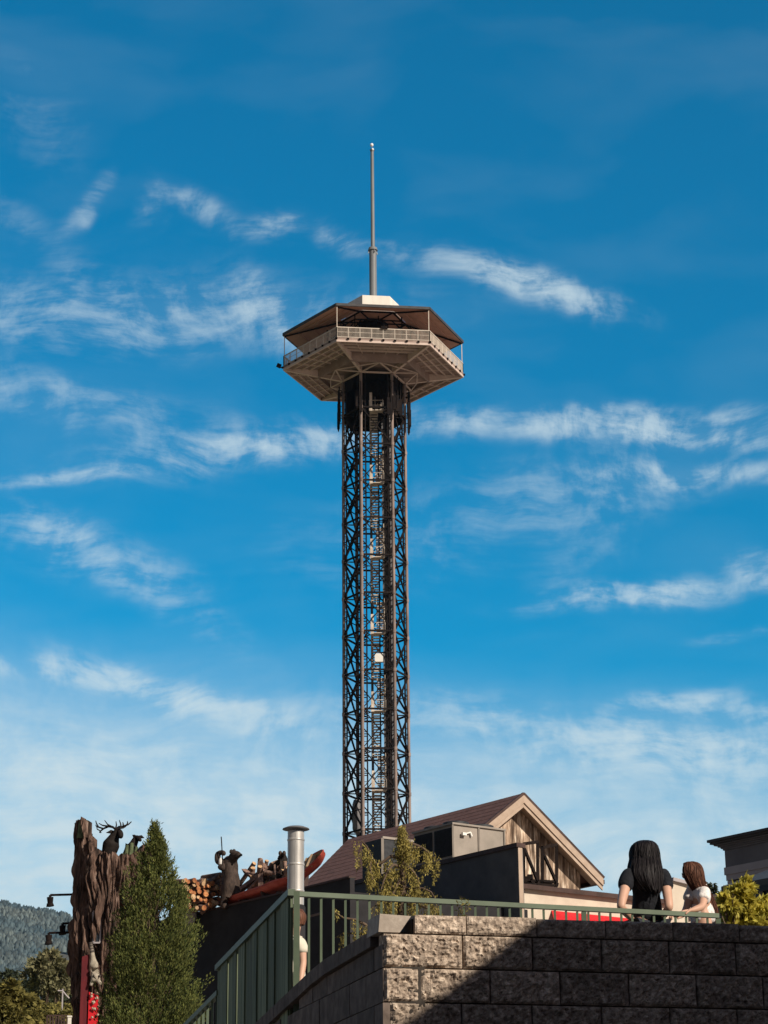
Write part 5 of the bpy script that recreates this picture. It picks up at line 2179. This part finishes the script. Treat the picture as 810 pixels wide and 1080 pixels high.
# little weeds growing out of the planter behind the coping
pw = P(487, 966, 15.2)
pwd = thing('planter_weed', (pw.x, pw.y, FLOOR), 'thin pale weed poking up behind the sunlit coping blocks', 'weed')
Cs, Ds = [], []
mb = MB()
for (x, y) in ((483, 950), (487, 945), (491, 952), (494, 950), (486, 955)):
    q = P(x, y, 15.2 + random.uniform(-.1, .1))
    b_ = Vector((pw.x + random.uniform(-.03, .03), pw.y, FLOOR))
    mb.path([b_, b_.lerp(q, .6) + Vector((.01, 0, .02)), q], [.004, .003, .0015], n=4)
    for k in range(16):
        Cs.append(np.array(b_.lerp(q, .75 + .25 * random.random())))
        Ds.append(np.array([random.gauss(0, 1), random.gauss(0, 1), random.gauss(.3, .5)]))
mb.build('stem', M['trunk'], pwd)
leaves('foliage', np.array(Cs), np.array(Ds), .035, .010, M['olive'], pwd)

# yellow-green leafy shrub right of the girl
def leafy(name, label, cat, base, blobs, nleaf, L, Wd, m, stems=True, group=None, tr=None, keep=None, shell=.5):
    root = thing(name, base, label, cat, group)
    mb = MB()
    b0 = Vector(base)
    Cs, Ds, Rn = [], [], []
    tot_ = sum(b[1] ** 2 for b in blobs)
    for (c, r) in blobs:
        c = Vector(c)
        mid = b0.lerp(c, .5) + Vector((random.uniform(-.1, .1) * r, random.uniform(-.1, .1) * r, .1 * r))
        mb.path([b0, mid, c], [max(.02, r * .10), max(.014, r * .07), max(.006, r * .02)], n=6)
        for q in range(5):
            v = Vector((random.gauss(0, 1), random.gauss(0, 1), random.gauss(.2, 1))).normalized()
            mb.path([mid.lerp(c, .6), c + v * r * .45, c + v * r * .85], [max(.008, r * .03), max(.005, r * .02), .003], n=5)
        n = int(nleaf * r ** 2 / tot_)
        # sub clumps
        nc = max(5, n // 45)
        v = unit(rng.normal(size=(nc, 3)))
        rr = r * rng.uniform(shell, 1.0, nc)
        cc = np.array(c) + v * rr[:, None] * np.array([1, 1, .9])
        cid = rng.integers(0, nc, n)
        P_ = cc[cid] + rng.normal(0, 1, (n, 3)) * (r * .13)
        Cs.append(P_)
        Ds.append(unit(P_ - np.array(c)) + rng.normal(0, .6, (n, 3)) + np.array([0, 0, -.15]))
        Rn.append(np.clip(rng.random(nc)[cid] * .55 + rng.random(n) * .45, 0, 1))
    mb.build('trunk' if cat == 'tree' else 'stem', M['trunk'], root)
    C = np.concatenate(Cs)
    D = np.concatenate(Ds)
    leaves('crown' if cat == 'tree' else 'foliage', C, D, L * rng.uniform(.6, 1.3, len(C)), Wd * rng.uniform(.7, 1.2, len(C)), m, root, np.concatenate(Rn))
    return root


SHY = 18.9
sm = (P(410, 950, SHY) - P(400, 950, SHY)).x / 10
bl = [(P(781, 945, SHY), 15 * sm), (P(783, 934, SHY), 8 * sm), (P(770, 950, SHY - .1), 13 * sm), (P(765, 962, SHY - .1), 12 * sm), (P(786, 962, SHY), 15 * sm), (P(798, 955, SHY + .2), 10 * sm),
      (P(806, 966, SHY), 12 * sm), (P(776, 975, SHY), 16 * sm), (P(800, 980, SHY), 16 * sm), (P(818, 985, SHY), 14 * sm)]
leafy('leafy_shrub', 'yellow-green broad-leaved shrub right of the girl at the railing end', 'shrub', (P(785, 960, SHY).x, SHY, FLOOR), bl, 3000, .075, .042, M['shrub'], shell=.3)

# round grey-green tree on the far meadow, olive bush at the frame's corner, and trees behind
def meadow_tree(name, label, px, py_top, py_bot, half, Yd, m, nleaf, Lf, group=None):
    c = P(px, (py_top + py_bot) / 2, Yd)
    mpx = (P(410, 1000, Yd) - P(400, 1000, Yd)).x / 10
    z0 = min(P(px, py_bot, Yd).z, c.z)
    gz = ground_z(c.x, Yd)
    r = half * mpx
    hh_ = (P(px, py_top, Yd).z - z0)
    bl = []
    for k in range(11):
        a = k * 2.4
        t = (k + .5) / 11
        zz_ = z0 + hh_ * (.22 + .62 * t)
        rad_ = r * (.60 * math.sqrt(max(0, 1 - (1.6 * t - .6) ** 2)) if t > .2 else .5)
        bl.append((Vector((c.x + math.cos(a) * rad_, Yd + math.sin(a) * rad_, zz_)), r * random.uniform(.36, .5)))
    bl.append((Vector((c.x, Yd, z0 + hh_ * .45)), r * .6))
    return leafy(name, label, 'tree', (c.x, Yd, gz - .1), bl, nleaf, Lf, Lf * .6, m, group=group, shell=.55)


meadow_tree('round_tree', 'round grey-green tree on the meadow below the mountain', 51, 1004, 1056, 24, 118, M['broad'], 9000, .30)
meadow_tree('olive_bush', 'olive bushy tree in the bottom left corner', 8, 1030, 1120, 27, 70, M['olive'], 9000, .20)
meadow_tree('olive_bush', 'second olive bush right behind the corner one', 30, 1046, 1090, 13, 76, M['olive'], 3000, .17)
for k, (px, t_, b_, h_, Yd) in enumerate(((8, 1024, 1060, 16, 150), (72, 1040, 1062, 12, 150), (28, 1036, 1062, 12, 145), (92, 1030, 1064, 14, 150), (58, 1048, 1060, 9, 128))):
    meadow_tree('dark_tree', ['dark tree at the left edge behind the olive bush', 'small dark tree just left of the stump foot', 'dark tree behind the left side of the round tree',
                              'dark tree mostly hidden behind the carved stump', 'low dark tree under the right side of the round tree'][k], px, t_, b_, h_, Yd, M['darkleaf'], 1500, .34)
# low hedge rows on the meadow
for k, (y_, Yd) in enumerate(((1066, 108), (1073, 100))):
    mb = MB()
    a, b = P(26, y_, Yd), P(80, y_ - 1, Yd)
    hd = thing('hedge_row', ((a.x + b.x) / 2, Yd, ground_z(a.x, Yd)), ['upper clipped hedge row crossing the meadow', 'lower clipped hedge row crossing the meadow'][k], 'hedge')
    n = 2600
    C = np.stack([rng.uniform(a.x, b.x, n), Yd + rng.normal(0, .3, n), a.z + rng.uniform(-.5, .25, n)], 1)
    leaves('foliage', C, rng.normal(size=(n, 3)), .22, .12, M['olive'], hd)
# white signpost like cross on the meadow
mp_ = P(66, 1060, 104)
wp = thing('white_post', (mp_.x, mp_.y, ground_z(mp_.x, mp_.y)), 'small white post with crossarm on the meadow left of the stump', 'post')
mb = MB()
mb.bar((mp_.x, mp_.y, ground_z(mp_.x, mp_.y) - .2), tuple(P(66.3, 1043, 104)), .055)
mb.build('post', M['trim_pale'], wp)
mb = MB()
mb.path([P(61, 1045, 104), P(66, 1045, 104), P(70, 1050, 104), P(73, 1053, 104)], .04, n=5)
mb.build('crossarm', M['trim_pale'], wp)
# dark shed fence and white corner at the meadow's foot
mb = MB()
a, b = P(50, 1071, 92), P(74, 1071, 92)
for k in range(9):
    p = a.lerp(b, k / 8)
    mb.box((p.x, p.y, p.z - .35), .032, .02, .35)
mb.bar(a, b, .05)
mb.bar(a - Z * .5, b - Z * .5, .035)
tag(mb.build('picket_fence', M['dark_brown']), 'dark picket fence low on the meadow beside the stump', 'fence')
mb = MB()
p = P(73.5, 1073, 84)
mb.box((p.x, p.y, p.z - .6), .06, .06, .62)
mb.box((p.x, p.y, p.z + .03), .08, .08, .03)
tag(mb.build('white_gatepost', M['cupola']), 'white gatepost at the very foot of the stump', 'gatepost')

# ================================================================== CORNICED BUILDING AT THE RIGHT
K0 = P(767, 905, 28)
def kp(t, v, z):
    return Vector((K0.x, K0.y, 0)) - U * t + V * v + Z * z
KBZ = FLOOR - .3
zk = lambda py: P(768, py, 28).z
kb = thing('corniced_building', kp(3, 2, KBZ), 'grey building with heavy moulded cornice behind the yellow-green shrub', 'building')
mb = MB()
mb.prism([kp(0, 0, KBZ), kp(9, 0, KBZ), kp(9, 5, KBZ), kp(0, 5, KBZ)], Z * (zk(929) - KBZ))
mb.build('wall', M['siding'], kb)
mb = MB()
# frieze and crown, mitred at the corner by stacking shallow boxes
def layer(out_, za, zb, m_):
    m_.prism([kp(-out_, -out_, za), kp(9, -out_, za), kp(9, 5, za), kp(-out_, 5, za)], Z * (zb - za))
layer(.02, zk(915), zk(897.2), mb)
steps = [(.035, 897, 895.2), (.055, 895.2, 893.6), (.08, 893.6, 892.0), (.115, 892.0, 890.6)]
for (o_, a, b) in steps:
    layer(o_, zk(a), zk(b) - .001, mb)
mb.build('cornice', M['cornice'], kb)
mb = MB()
layer(.15, zk(890.4), zk(888.2) - .001, mb)
layer(.175, zk(888.2), zk(885.5), mb)
mb.build('gutter', M['cornice_dark'], kb)
mb = MB()
layer(.035, zk(923), zk(915) - .001, mb)
layer(.02, zk(929), zk(923) - .001, mb)
mb.build('trim_band', M['trim_pale'], kb)
mb = MB()
mb.prism([kp(-.01, -.012, KBZ), kp(.07, -.012, KBZ), kp(.07, -.012, zk(929.5)), kp(-.01, -.012, zk(929.5))], V * .02)
mb.prism([kp(-.012, -.0, KBZ), kp(-.012, .07, KBZ), kp(-.012, .07, zk(929.5)), kp(-.012, .0, zk(929.5))], U * -.02)
mb.build('corner_board', M['trim_pale'], kb)
# dark porch roof with window band in front of it
Q0 = P(781, 944, 25)
def qp(t, v, z):
    return Vector((Q0.x, Q0.y, 0)) - U * t + V * v + Z * z
pb = thing('dark_porch', qp(1, 1, FLOOR - .2), 'dark porch roof with small windows at the right edge of the frame', 'porch')
mb = MB()
a = [qp(0, -.3, Q0.z), qp(5, -.3, Q0.z), qp(5, 1.2, Q0.z + .55), qp(.4, 1.2, Q0.z + .55)]
mb.prism(a, Z * .07)
mb.build('roof', M['roof_dark'], pb)
mb = MB()
mb.prism([qp(.05, -.1, Q0.z - .40), qp(5, -.1, Q0.z - .40), qp(5, -.1, Q0.z - .02), qp(.05, -.1, Q0.z - .02)], V * .8)
wl_ = mb.build('window_band', M['glass'], pb)
mb = MB()
for t in (.05, .45, .85, 1.25, 1.7):
    mb.bar(qp(t, -.13, Q0.z - .40), qp(t, -.13, Q0.z - .03), .035)
mb.bar(qp(.05, -.12, Q0.z - .40), qp(5, -.12, Q0.z - .40), .04)
mb.build('frame', M['trim_pale'], wl_)
mb = MB()
mb.prism([qp(.05, -.05, FLOOR - .3), qp(5, -.05, FLOOR - .3), qp(5, -.05, Q0.z - .42), qp(.05, -.05, Q0.z - .42)], V * .7)
mb.build('wall', M['maroon'], pb)
mb = MB()
mb.prism([qp(.75, -.9, Q0.z - 1.15), qp(5, -.9, Q0.z - 1.15), qp(5, -.05, Q0.z - .62), qp(.75, -.05, Q0.z - .62)], Z * .04)
for k in range(14):
    t = .8 + k * .13
    mb.bar(qp(t, -.92, Q0.z - 1.10), qp(t, -.05, Q0.z - .57), .02)
mb.build('awning', M['red_dark'], pb)
# low roofs seen between the people
c0, c1 = P(708, 929, 46), P(728, 933, 46)
mb = MB()
mb.prism([Vector((c0.x, 46, FLOOR)), Vector((c1.x + .1, 46.3, FLOOR)), Vector((c1.x + .1, 46.3, c1.z)), Vector((c0.x, 46, c0.z))], (0.6, 2, 0))
mb2 = MB()
bx = thing('beige_block_house', ((c0.x + c1.x) / 2, 47, FLOOR), 'plain beige block building seen between the woman and the girl', 'building')
mb.build('wall', M['cream_wall'], bx)
mb2.bar(c0 + Z * .03, c1 + Z * .03 + Vector((.15, .3, 0)), .16, .07)
mb2.build('roof_edge', M['trim_pale'], bx)
c0, c1 = P(733, 951, 40), P(775, 935, 37)
sr = thing('brown_roofed_shed', ((c0.x + c1.x) / 2, 39, FLOOR), 'low brown roof just right of the girl, under distant conifers', 'shed')
mb = MB()
mb.prism([c0, c1, c1 - Z * .12, c0 - Z * .12], (0.2, 2.5, .1))
mb.build('roof', M['soffit'], sr)
mb = MB()
mb.prism([Vector((c0.x + .1, c0.y + .1, FLOOR)), Vector((c1.x, c1.y + .1, FLOOR)), c1 + Vector((0, .1, -.12)), c0 + Vector((.1, .1, -.12))], (0.2, 2, 0))
mb.build('wall', M['dark_brown'], sr)
for k, (px, t_) in enumerate(((741, 930), (746, 934), (751, 931.5))):
    Yd = 140
    p = P(px, t_, Yd)
    gz = ground_z(p.x, Yd)
    tr = thing('far_conifer', (p.x, Yd, gz), ['left', 'middle', 'right'][k] + 'most of the three tiny conifer tips above the brown shed roof' if k != 1 else 'middle one of the three tiny conifer tips above the brown shed roof', 'tree', 'far conifer tips')
    mb = MB()
    mb.path([(p.x, Yd, gz), (p.x, Yd, p.z)], [.2, .02], n=6)
    mb.build('trunk', M['trunk'], tr)
    n = 1500
    t = rng.random(n)
    hgt = min(9, p.z - gz)
    r = (1 - t) * 1.3 * rng.uniform(.3, 1, n) + .05
    a = rng.uniform(0, 6.28, n)
    C = np.stack([p.x + r * np.cos(a), Yd + r * np.sin(a), p.z - hgt + t * hgt], 1)
    D = np.stack([np.cos(a), np.sin(a), np.full(n, -.3)], 1) + rng.normal(0, .3, (n, 3))
    leaves('crown', C, D, .35, .16, M['darkleaf'], tr)

hd_w0 = PP(700, 955, PA, RN)
# building beside the photographer, out of frame, whose roof line throws the slanting shade on the wall
sh = thing('unseen_corner_building', (10, 3, 0), 'tall flat-roofed building beside the photographer, outside the picture', 'building')
q1_ = PP(563, 972, CW, WNF)
q2_ = PP(433, 1073, CW, WNF)
ed_ = (q1_ - q2_) - SUNV * ((q1_.z - q2_.z) / SUNV.z)      # level direction of the roof edge
ed_ = Vector((ed_.x, ed_.y, 0)).normalized()
e1_ = q1_ + SUNV * 9.5
def along(p):
    """where the sun ray from p passes the roof edge's vertical plane, measured along the edge"""
    n_ = Vector((ed_.y, -ed_.x, 0))
    t_ = (e1_ - p).dot(n_) / SUNV.dot(n_)
    q_ = p + SUNV * t_
    return (q_ - e1_).dot(ed_), q_.z
wa_, wz_ = along(hd_w0)
ca_, cz_ = along(PP(830, 985, CW, WNF))
print('shade edge', e1_, ed_, 'woman', wa_, wz_, 'coping end', ca_, cz_)
sgn_ = 1 if ed_.y > 0 else -1
near_, far_ = -16.0 * sgn_, (wa_ * .45 + ca_ * .55)
rt_ = Vector((ed_.y, -ed_.x, 0)) * sgn_
A_, B_ = e1_ + ed_ * near_, e1_ + ed_ * far_
mb = MB()
mb.prism([Vector((p.x, p.y, 0)) for p in (A_, B_, B_ + rt_ * 9, A_ + rt_ * 9)], (0, 0, e1_.z))
mb.build('wall', M['maroon'], sh)
# unseen building row added behind the photographer to block low sky light
ac = thing('added_street_block', (-8, -26, 0), 'unseen long brick block added behind the photographer to cut sky fill', 'building')
mb = MB()
mb.prism([(-45, -24, 0), (40, -24, 0), (40, -36, 0), (-45, -36, 0)], (0, 0, 11))
mb.build('wall', M['maroon'], ac)

# ================================================================== PEOPLE
def finger_set(wrist, palm_dir, side, curl, size=1.0):
    """palm and five separate bent fingers: returns points, edges, radii; point 0 is the wrist"""
    pd = Vector(palm_dir).normalized()
    sd_ = Vector(side)
    sd_ = (sd_ - pd * sd_.dot(pd)).normalized()
    nn = Vector(curl).normalized()
    pts = [Vector(wrist)]
    ed = []
    rr = [.020 * size]
    palm = pts[0] + pd * .045 * size
    pts.append(palm)
    ed.append((0, 1))
    rr.append((.030 * size, .018 * size))
    for k, (o_, ln) in enumerate(((-.028, .062), (-.010, .075), (.010, .071), (.027, .054))):
        b_ = palm + sd_ * o_ * size + pd * .035 * size
        i0 = len(pts)
        pts += [b_, b_ + pd * ln * .45 * size + nn * .008, b_ + pd * ln * .75 * size + nn * .030 * size, b_ + pd * ln * .70 * size + nn * .052 * size]
        rr += [.0105 * size, .0095 * size, .009 * size, .008 * size]
        ed += [(1, i0), (i0, i0 + 1), (i0 + 1, i0 + 2), (i0 + 2, i0 + 3)]
    i0 = len(pts)
    tb = pts[0] + pd * .02 * size - sd_ * .026 * size
    pts += [tb, tb + pd * .03 * size - sd_ * .018 * size + nn * .012, tb + pd * .055 * size - sd_ * .014 * size + nn * .034 * size]
    rr += [.012 * size, .011 * size, .009 * size]
    ed += [(0, i0), (i0, i0 + 1), (i0 + 1, i0 + 2)]
    return pts, ed, rr


def person(label, J, s, skinm, shirt, trousers, root, shoes):
    """J joint positions (Vectors); s overall scale (1 = 1.70 m)"""
    per = thing('person', root, label, 'person')
    pts, ed, rr = [], [], []

    def add(name_pts, radii, first=None):
        i0 = len(pts)
        for p, r in zip(name_pts, radii):
            pts.append(Vector(p)); rr.append(r)
        for k in range(len(name_pts) - 1):
            ed.append((i0 + k, i0 + k + 1))
        if first is not None:
            ed.append((first, i0))
        return i0
    hip, waist, chest, neck, head = J['hip'], J['waist'], J['chest'], J['neck'], J['head']
    top_ = head + (head - neck).normalized() * .10 * s
    add([hip, waist, chest, neck.lerp(chest, .35), neck, head.lerp(neck, .35), head, top_],
        [(.13 * s, .10 * s), (.105 * s, .085 * s), (.13 * s, .095 * s), (.085 * s, .07 * s), .052 * s, .065 * s, .088 * s, .062 * s])
    f = J['face']
    add([head + f * .05 * s - Z * .01, head + f * .094 * s - Z * .012 * s], [.05 * s, .018 * s], 6)   # nose
    add([head + f * .055 * s - Z * .075 * s], [.035 * s], 5)                                           # chin
    sd_ = f.cross(Z).normalized()
    for q in (-1, 1):
        add([head + sd_ * q * .082 * s - Z * .005], [.018 * s], 6)
    hands = []
    for q in ('L', 'R'):
        sh_, el, wr = J['sh' + q], J['el' + q], J['wr' + q]
        i0 = add([sh_, sh_.lerp(el, .5), el, el.lerp(wr, .4), wr], [.056 * s, .046 * s, .037 * s, .036 * s, .024 * s], 2)
        hp_, he, hr_ = finger_set(wr, J['hd' + q], J['hs' + q], J['hc' + q], s)
        b_ = len(pts)
        for p, r in zip(hp_[1:], hr_[1:]):
            pts.append(p); rr.append(r)
        for (a, b2) in he:
            ed.append((i0 + 4 if a == 0 else b_ + a - 1, b_ + b2 - 1))
        kn, ft = J['kn' + q], J['ft' + q]
        hj = hip + (J['sh' + q] - J['chest']).normalized() * .075 * s - Z * .06
        toe = ft + f * .13 * s - Z * .05
        add([hj, hj.lerp(kn, .5), kn, kn.lerp(ft, .35), ft, toe], [.085 * s, .075 * s, .055 * s, .056 * s, .035 * s, .03 * s], 0)
    skin_mesh('body', pts, ed, rr, skinm, per, 2, 0)
    # shirt
    sp_, se, sr_ = [], [], []

    def add2(ps_, rs_, first=None):
        i0 = len(sp_)
        for p, r in zip(ps_, rs_):
            sp_.append(Vector(p)); sr_.append(r)
        for k in range(len(ps_) - 1):
            se.append((i0 + k, i0 + k + 1))
        if first is not None:
            se.append((first, i0))
    add2([hip - Z * .02, hip.lerp(waist, .5), waist, waist.lerp(chest, .5), chest, chest.lerp(neck, .55), neck.lerp(chest, .22)],
         [(.155 * s, .125 * s), (.142 * s, .115 * s), (.13 * s, .108 * s), (.142 * s, .115 * s), (.152 * s, .118 * s), (.105 * s, .092 * s), (.068 * s, .066 * s)])
    for q in ('L', 'R'):
        sh_, el = J['sh' + q], J['el' + q]
        L_ = J.get('sleeve', .5)
        add2([sh_, sh_.lerp(el, L_ * .5), sh_.lerp(el, L_)], [.082 * s, .072 * s, .070 * s], 4)
    skin_mesh('shirt', sp_, se, sr_, shirt, per, 2, 0)
    # trousers
    tp_, te, tr_ = [hip - Z * .03], [], [(.140 * s, .112 * s)]
    for q in ('L', 'R'):
        kn, ft = J['kn' + q], J['ft' + q]
        hj = hip + (J['sh' + q] - J['chest']).normalized() * .08 * s - Z * .10
        i0 = len(tp_)
        tp_ += [hj, hj.lerp(kn, .5), kn, ft + Z * .02]
        tr_ += [.098 * s, .088 * s, .070 * s, .058 * s]
        te += [(0, i0), (i0, i0 + 1), (i0 + 1, i0 + 2), (i0 + 2, i0 + 3)]
    skin_mesh('trousers', tp_, te, tr_, trousers, per, 1, 0)
    for q in ('L', 'R'):
        ft = J['ft' + q]
        mb = MB()
        c = ft + f * .045 * s - Z * .045
        mb.path([c - f * .11 * s, c - f * .06 * s, c + f * .04 * s, c + f * .13 * s, c + f * .16 * s], [.02, .042, .042, .036, .015], n=10)
        mb.build('shoe', shoes, per)
    # eyes and mouth
    mb = MB()
    for q in (-1, 1):
        mb.lathe(head + f * .088 * s + sd_ * q * .032 * s + Z * .008, [(.001, -.004), (.011, 0), (.001, .004)], n=8, axis=f)
    mb.build('eye', M['hair_black'], per)
    return per


def long_hair(par, rows, facing, m, gap_deg=95, seed=0, thick=.016, name='hair'):
    """rows: (centre, half width, half depth) from crown down; open towards the face below the crown rows"""
    f = Vector(facing).normalized()
    sd_ = f.cross(Z).normalized()
    nA = 110
    mb = MB()
    nR = 90
    rws = rows
    def samp(t):
        x = t * (len(rws) - 1)
        i = min(int(x), len(rws) - 2)
        u = x - i
        def g(k):
            p0 = rws[max(i - 1, 0)][k]; p1 = rws[i][k]; p2 = rws[i + 1][k]; p3 = rws[min(i + 2, len(rws) - 1)][k]
            return (p1 * 2 + (p2 - p0) * u + (p0 * 2 - p1 * 5 + p2 * 4 - p3) * u * u + (p1 * 3 - p0 - p2 * 3 + p3) * u ** 3) * .5
        return g(0), max(g(1) * .88, .004), max(g(2) * .9, .004)
    def gap(t):
        g_ = gap_deg * smooth(.06, .24, t)
        return rad(g_)
    layers = []
    for lay in (0, 1):
        g = []
        for j in range(nR + 1):
            row = []
            for i in range(nA + 1):
                s_ = i / nA * 2 - 1
                t = j / nR
                ln = .97 - .22 * abs(noise.noise(Vector((s_ * 9, seed, 0)))) - .10 * abs(noise.noise(Vector((s_ * 50, seed, 4)))) - .10 * abs(s_) ** 3
                tt = t * ln
                c, hw, hd = samp(tt)
                a = s_ * (math.pi - gap(tt) / 1.0 * .5 * 1.0)
                lock = noise.noise(Vector((s_ * 16 + .6 * noise.noise(Vector((s_ * 3, tt * 4, seed))), tt * 1.6, seed + 1.0)))
                fine = noise.noise(Vector((s_ * 42, tt * 2.5, seed + 5)))
                k = 1 + (.05 * lock + .018 * fine) * smooth(.05, .6, tt)
                if lay:
                    k *= 1 - thick / max(hw, .03)
                row.append(c + sd_ * math.sin(a) * hw * k - f * math.cos(a) * hd * k + (Z * -.006 if lay else Vector()))
            g.append(row)
        layers.append(g)
    W_ = nA + 1
    for lay, g in enumerate(layers):
        vs = [p for r in g for p in r]
        fs = []
        for j in range(nR):
            for i in range(nA):
                q = (j * W_ + i, (j + 1) * W_ + i, (j + 1) * W_ + i + 1, j * W_ + i + 1)
                fs.append(q if lay else q[::-1])
        mb.add(vs, fs, .4, 0, True)
    # close the hem and the front edges
    a, b = layers
    hem = [p for p in a[nR]] + [p for p in b[nR]]
    mb.add(hem, [(i, i + 1, W_ + i + 1, W_ + i) for i in range(nA)], .4)
    for c_ in (0, nA):
        ed = [a[j][c_] for j in range(nR + 1)] + [b[j][c_] for j in range(nR + 1)]
        mb.add(ed, [(j, j + 1, nR + 1 + j + 1, nR + 1 + j) for j in range(nR)], .4)
    h_ = mb.build(name, m, par)
    # loose strands that break the outline
    st = MB()
    for q in range(170):
        s_ = random.uniform(-.97, .97)
        t0 = random.uniform(.02, .55)
        t1 = min(1.04, t0 + random.uniform(.25, .6))
        ko = random.uniform(1.0, 1.07)
        ph = random.uniform(0, 50)
        pp = []
        for w_ in range(9):
            tt = t0 + (t1 - t0) * w_ / 8
            c, hw, hd = samp(min(tt, 1.0))
            if tt > 1:
                c = c - Z * (tt - 1) * .5
            a = (s_ + .05 * noise.noise(Vector((ph, tt * 5, 0)))) * (math.pi - gap(tt) * .5)
            k = ko * (1 + .10 * noise.noise(Vector((ph, tt * 4, 7))) * smooth(0, 1, w_ / 8))
            pp.append(c + sd_ * math.sin(a) * hw * k - f * math.cos(a) * hd * k)
        st.path(pp, [.001, .0018, .002, .002, .002, .0018, .0016, .0012, .0006], n=4)
    st.build('loose_strands', m, h_)
    return h_


RB = RN * -1          # away from the camera, square to the rail
# woman: back to us, elbows on the rail
off = .23
def wp_(px, py, o=off):
    return PP(px, py, PA + RB * o, RN)
hd_ = wp_(679.5, 900.5, off + .06)
fx = RB
rt = RD
base = Vector((hd_.x, hd_.y, FLOOR))
neck = wp_(680.5, 914, off + .02)
chest = wp_(681, 928, off)
J = dict(hip=wp_(682.5, 970, off + .10), waist=wp_(682, 950, off + .04), chest=chest, neck=neck, head=hd_, face=fx,
         shL=wp_(662.5, 921.5, off), shR=wp_(700.5, 921.5, off), elL=wp_(654.5, 956.5, off - .17), elR=wp_(706, 957, off - .17), sleeve=.50,
         wrL=wp_(668, 971, off + .10), wrR=wp_(696, 971, off + .10),
         hdL=rt * .7 + RB * .5, hdR=-rt * .7 + RB * .5, hsL=Z, hsR=Z, hcL=RB, hcR=RB,
         knL=base - rt * .10 + Z * .50, knR=base + rt * .14 + Z * .50, ftL=base - rt * .10 + Z * .09, ftR=base + rt * .14 + Z * .09)
w1 = person('woman with long black hair in a black t-shirt, seen from behind at the railing', J, .98, M['skin'], M['tee_black'], M['trousers'], base, M['sneaker'])
wm = (wp_(700, 930) - wp_(690, 930)).length / 10
rows = [(wp_(680, 886.0, off + .05), .006, .006), (wp_(680, 887.8, off + .05), 8.5 * wm, 8.5 * wm), (wp_(679.5, 892, off + .05), 13 * wm, 14 * wm), (wp_(679.5, 899, off + .05), 15.2 * wm, 15.5 * wm),
        (wp_(680, 906, off + .04), 15.6 * wm, 15 * wm), (wp_(680, 914, off + .0), 17.2 * wm, 15.5 * wm), (wp_(681, 922, off - .03), 18.3 * wm, 14.5 * wm),
        (wp_(682.5, 930, off - .04), 16.5 * wm, 14 * wm), (wp_(685, 938, off - .045), 12.5 * wm, 12.5 * wm), (wp_(687, 944, off - .05), 8 * wm, 11 * wm)]
long_hair(w1, rows, RB, M['hair_black'], 100, 3)

# girl: turned to the left, hand on the rail
gface = (-RD * .85 + RB * .5).normalized()
def gp_(px, py, o=.22):
    return PP(px, py, PA + RB * o, RN)
hd_ = gp_(729, 921.5, .26)
base = Vector((gp_(742, 960, .3).x, gp_(742, 960, .3).y, FLOOR))
gs = .86
gside = gface.cross(Z).normalized()
J = dict(hip=gp_(741, 973, .28), waist=gp_(741, 958, .27), chest=gp_(738, 944, .26), neck=gp_(733, 933.5, .26), head=hd_, face=(gface - Z * .15).normalized(),
         shL=gp_(729, 940, .32), shR=gp_(744, 941, .14), elL=gp_(724, 958, .30), elR=gp_(740, 957, .04), sleeve=.62,
         wrL=gp_(719, 968, .22), wrR=gp_(727.5, 960.5, .01),
         hdL=-RD + Z * .2, hdR=-RD * 1 + Z * -.12, hsL=RB, hsR=RB, hcL=-Z, hcR=-Z,
         knL=base - RD * .06 + Z * .42, knR=base + RD * .08 + Z * .42, ftL=base - RD * .06 + Z * .09, ftR=base + RD * .08 + Z * .09)
w2 = person('girl with long brown hair and white eyelet top, one hand on the railing end', J, gs, M['skin'], M['white_lace'], M['jeans'], base, M['sneaker'])
c_ = lambda px, py: gp_(px, py, .27)
rows = [(c_(728.5, 908.6), .006, .006), (c_(728.5, 909.8), 6.5 * wm, 6.5 * wm), (c_(728.5, 913), 10 * wm, 10.5 * wm), (c_(729, 918.5), 12.2 * wm, 12.5 * wm), (c_(730, 925), 12.8 * wm, 12.5 * wm),
        (c_(732.5, 932), 12.4 * wm, 11.5 * wm), (c_(737.5, 940), 10.5 * wm, 10.5 * wm), (c_(743.5, 950), 8.2 * wm, 10 * wm), (c_(748.5, 960), 6 * wm, 8.5 * wm), (c_(752, 971), 3.6 * wm, 6 * wm)]
long_hair(w2, rows, (gface + RB * .2).normalized(), M['hair_brown'], 105, 11)

# child in a cream t-shirt behind the post
def kq(px, py, o=0):
    return P(px + 2.2, py, 19.6 + o)
base = Vector((kq(308, 1000).x, 19.6, FLOOR))
kf = Vector((-.8, .6, 0)).normalized()
J = dict(hip=kq(309, 1040), waist=kq(309, 1020), chest=kq(309, 998), neck=kq(309.5, 983.5), head=kq(311, 970.5), face=kf,
         shL=kq(300, 992, .12), shR=kq(315.5, 992, -.12), elL=kq(297, 1015, .15), elR=kq(317.5, 1016, -.14), sleeve=.62,
         wrL=kq(300, 1036, .1), wrR=kq(314.5, 1036, -.22), hdL=-Z, hdR=-Z + kf * .3, hsL=kf, hsR=kf, hcL=kf.cross(Z), hcR=kf.cross(Z) * -1,
         knL=base + Z * .42 - kf.cross(Z) * .08, knR=base + Z * .42 + kf.cross(Z) * .08, ftL=base + Z * .09 - kf.cross(Z) * .08, ftR=base + Z * .09 + kf.cross(Z) * .08)
w3 = person('person in a cream t-shirt mostly hidden behind the green post on the ramp', J, .88, M['skin'], M['tee_cream'], M['jeans'], base, M['sneaker'])
mb = MB()
c = kq(310.2, 968.5)
mb.lathe(c - Z * .03, [(.075, -.03), (.092, .02), (.09, .06), (.06, .105), (.005, .125)], n=20)
mb.build('hair', M['hair_brown'], w3)
